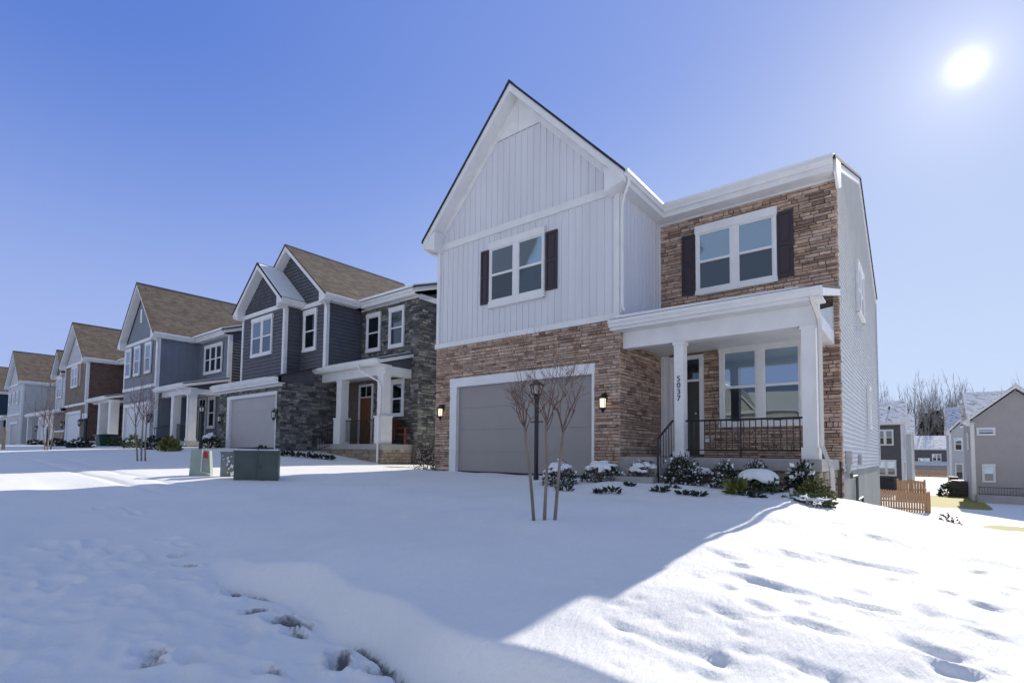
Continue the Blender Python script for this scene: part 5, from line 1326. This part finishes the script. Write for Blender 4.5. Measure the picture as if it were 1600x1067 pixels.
tops = [sorted(v.co.z for ch in o.children for v in ch.data.vertices)[::-1] for o in protos]
tops = [q[len(q)//150] for q in tops]
tl = ((1382,604,150),(1400,600,158),(1414,601,146),(1427,590,150),(1436,604,170),(1447,586,146),(1458,598,165),(1470,584,150),(1481,600,160),(1491,592,148),(1503,590,155),(1517,604,165),(1532,606,170),(1556,612,160),(1577,598,152),(1592,588,148),(1610,592,150),(1362,606,155),(1406,612,170),(1421,605,172),(1431,597,162),(1442,601,175),(1453,592,168),(1464,590,170),(1475,598,176),(1486,603,168),(1497,596,174),(1510,600,172))
words = ['leftmost bare tree above the charcoal roof','bare tree over the left end of the charcoal roof','bare tree over the middle of the charcoal roof','tall bare tree just right of the charcoal roof ridge','slender bare tree behind, right of the charcoal house','tallest bare tree left of the gap between the back houses','thin bare tree in the gap between two tall ones','tall bare tree above the distant sunny roof','bare tree left of the small pale back house','bare tree above the small pale back house','bare tree at the left end of the beige house roof','bare tree low above the beige house ridge','faint bare tree over the middle of the beige ridge','small bare tree left of the beige gable peak','bare tree behind the beige gable peak','bare tree right of the beige gable peak','bare tree at the right picture edge','bare tree hidden mostly by the white house side wall']+['bare tree trunk in the far row of the grey wood behind the back houses']*10
for i, (px, ty, Y) in enumerate(tl):
    d = ray(px, ty); p = EYE+d*(Y/d.y); H = p.z+2
    loc = (p.x, Y, -2.0); sc = H/tops[i%4]*.93
    if i < 4: o = protos[i]; o.location = loc; o.rotation_euler = (0,0,i*1.3); o.scale = (sc,)*3; o['label'] = words[i]
    else: dup(protos[i%4], loc, i*1.7, sc, words[i])
# the brown undergrowth that closes the view under the trees
def undergrowth():
    t = MB(); rg = random.Random(77)
    for _ in range(6500):
        x = rg.uniform(-18,48); y = rg.uniform(165,182); z0 = -2; h = rg.uniform(3,15.)*(.75+.25*math.sin(x*.5))
        dx = rg.uniform(-.8,.8); w_ = rg.uniform(.02,.06)
        t.face([(x-w_,y,z0),(x+w_,y,z0),(x+dx+w_*.4,y+.3,h),(x+dx-w_*.4,y+.3,h)])
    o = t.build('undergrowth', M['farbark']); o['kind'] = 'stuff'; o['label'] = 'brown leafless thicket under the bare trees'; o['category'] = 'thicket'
undergrowth()
def pine(px, top, Y, label, seed):
    d = ray(px, top); p = EYE+d*(Y/d.y); H = p.z+2; b = Vector((p.x, Y, -2.)); t = thing('evergreen_tree', label, 'tree', b); rg = random.Random(seed)
    k = MB(); k.tube([b, b+Vector((0,0,H))], [.22,.05], 7); k.build('trunk', M['farbark'], t)
    f = MB()
    for _ in range(1500):
        z = rg.uniform(.12,1.)*H; r_ = (H-z)*.28*rg.random()**.5+.3; a = rg.uniform(0,6.28)
        q = b+Vector((math.cos(a)*r_, math.sin(a)*r_, z)); dd = Vector((math.cos(a),math.sin(a),rg.uniform(-.5,.3))); s_ = Vector((-dd.y,dd.x,rg.uniform(-.3,.3)))
        f.face([q-s_*.25, q+dd*.9, q+s_*.25])
    f.build('crown', M['pine'], t)
pine(1448, 645, 160, 'dark evergreen low between the bare trunks', 4)
pine(1462, 642, 158, 'second dark evergreen, reddish, between the bare trunks', 5)

# ------------------------------------------------------------------ light
SUN = ray(1510, 105).normalized()
w = bpy.data.worlds.new('World'); scene.world = w; w.use_nodes = True
nt = w.node_tree; L = nt.links; bg = nt.nodes['Background']
sky = nt.nodes.new('ShaderNodeTexSky'); sky.sky_type = 'NISHITA'; sky.sun_disc = False
sky.sun_elevation = math.asin(SUN.z); sky.sun_rotation = math.atan2(SUN.x, SUN.y)
sky.altitude = 120; sky.air_density = 1.0; sky.dust_density = .6; sky.ozone_density = 2.2
SKY_STRENGTH, SUN_STRENGTH, EXPOSURE = .15, 3.0, .87
bg.inputs[1].default_value = SKY_STRENGTH
# the air glows round the sun
tc = nd(nt, 'ShaderNodeTexCoord'); dt = nd(nt, 'ShaderNodeVectorMath', operation='DOT_PRODUCT'); L.new(tc.outputs['Generated'], dt.inputs[0]); dt.inputs[1].default_value = SUN
ac = nd(nt, 'ShaderNodeMath', operation='ARCCOSINE'); L.new(dt.outputs['Value'], ac.inputs[0])
def falloff(width, amp, gauss):
    d = nd(nt, 'ShaderNodeMath', operation='DIVIDE'); L.new(ac.outputs[0], d.inputs[0]); d.inputs[1].default_value = R(width)
    if gauss:
        q = nd(nt, 'ShaderNodeMath', operation='POWER'); L.new(d.outputs[0], q.inputs[0]); q.inputs[1].default_value = 2.; d = q
    n = nd(nt, 'ShaderNodeMath', operation='MULTIPLY'); L.new(d.outputs[0], n.inputs[0]); n.inputs[1].default_value = -1.
    e = nd(nt, 'ShaderNodeMath', operation='EXPONENT'); L.new(n.outputs[0], e.inputs[0])
    a = nd(nt, 'ShaderNodeMath', operation='MULTIPLY'); L.new(e.outputs[0], a.inputs[0]); a.inputs[1].default_value = amp
    return a.outputs[0]
s1 = nd(nt, 'ShaderNodeMath', operation='ADD'); L.new(falloff(1.05, 2.2, True), s1.inputs[0]); L.new(falloff(2.5, 1.3, False), s1.inputs[1])
glow = nd(nt, 'ShaderNodeVectorMath', operation='SCALE'); glow.inputs[0].default_value = (1.,.98,.95); L.new(s1.outputs[0], glow.inputs['Scale'])
# compress the range of the Nishita sky channel by channel to the deep winter blue of the photograph
sx = nd(nt, 'ShaderNodeSeparateColor'); L.new(sky.outputs[0], sx.inputs[0]); cx = nd(nt, 'ShaderNodeCombineXYZ')
for i, (g, k) in enumerate(((.67,.118),(.58,.169),(.25,.507))):
    pw = nd(nt, 'ShaderNodeMath', operation='POWER'); L.new(sx.outputs[i], pw.inputs[0]); pw.inputs[1].default_value = g
    mu = nd(nt, 'ShaderNodeMath', operation='MULTIPLY'); L.new(pw.outputs[0], mu.inputs[0]); mu.inputs[1].default_value = k/(SKY_STRENGTH*2**EXPOSURE); L.new(mu.outputs[0], cx.inputs[i])
# fill added to the unseen sky overhead and opposite the sun, brightens shaded sides
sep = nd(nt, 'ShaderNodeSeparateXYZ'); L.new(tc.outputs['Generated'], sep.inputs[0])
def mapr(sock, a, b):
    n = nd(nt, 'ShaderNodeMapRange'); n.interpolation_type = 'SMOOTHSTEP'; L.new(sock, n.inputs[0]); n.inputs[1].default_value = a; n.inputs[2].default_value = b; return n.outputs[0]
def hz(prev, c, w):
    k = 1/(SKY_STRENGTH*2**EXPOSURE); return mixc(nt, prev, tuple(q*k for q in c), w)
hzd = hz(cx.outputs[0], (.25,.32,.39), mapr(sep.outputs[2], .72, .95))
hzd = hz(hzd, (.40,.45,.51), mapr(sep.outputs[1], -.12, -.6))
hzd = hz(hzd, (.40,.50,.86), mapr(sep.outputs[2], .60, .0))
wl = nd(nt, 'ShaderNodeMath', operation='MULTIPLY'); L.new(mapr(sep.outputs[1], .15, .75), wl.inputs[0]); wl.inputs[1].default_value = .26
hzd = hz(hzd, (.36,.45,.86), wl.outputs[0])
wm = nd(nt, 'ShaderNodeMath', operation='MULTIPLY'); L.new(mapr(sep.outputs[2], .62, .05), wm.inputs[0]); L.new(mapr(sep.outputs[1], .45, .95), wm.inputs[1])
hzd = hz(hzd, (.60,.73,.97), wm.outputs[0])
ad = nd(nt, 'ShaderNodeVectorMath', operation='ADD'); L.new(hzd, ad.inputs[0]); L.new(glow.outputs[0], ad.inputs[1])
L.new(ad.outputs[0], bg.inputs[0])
sl = bpy.data.lights.new('sun', 'SUN'); sl.energy = SUN_STRENGTH; sl.angle = R(.5); sl.color = (1,.915,.76)
so = bpy.data.objects.new('sun', sl); COL.objects.link(so); so.rotation_euler = (-SUN).to_track_quat('-Z','Y').to_euler(); so.location = SUN*200
vs = scene.view_settings; vs.view_transform = 'Standard'; vs.look = 'None'; vs.exposure = EXPOSURE; vs.gamma = 1; vs.use_curve_mapping = False
scene.cycles.max_bounces = 6; scene.cycles.transparent_max_bounces = 8
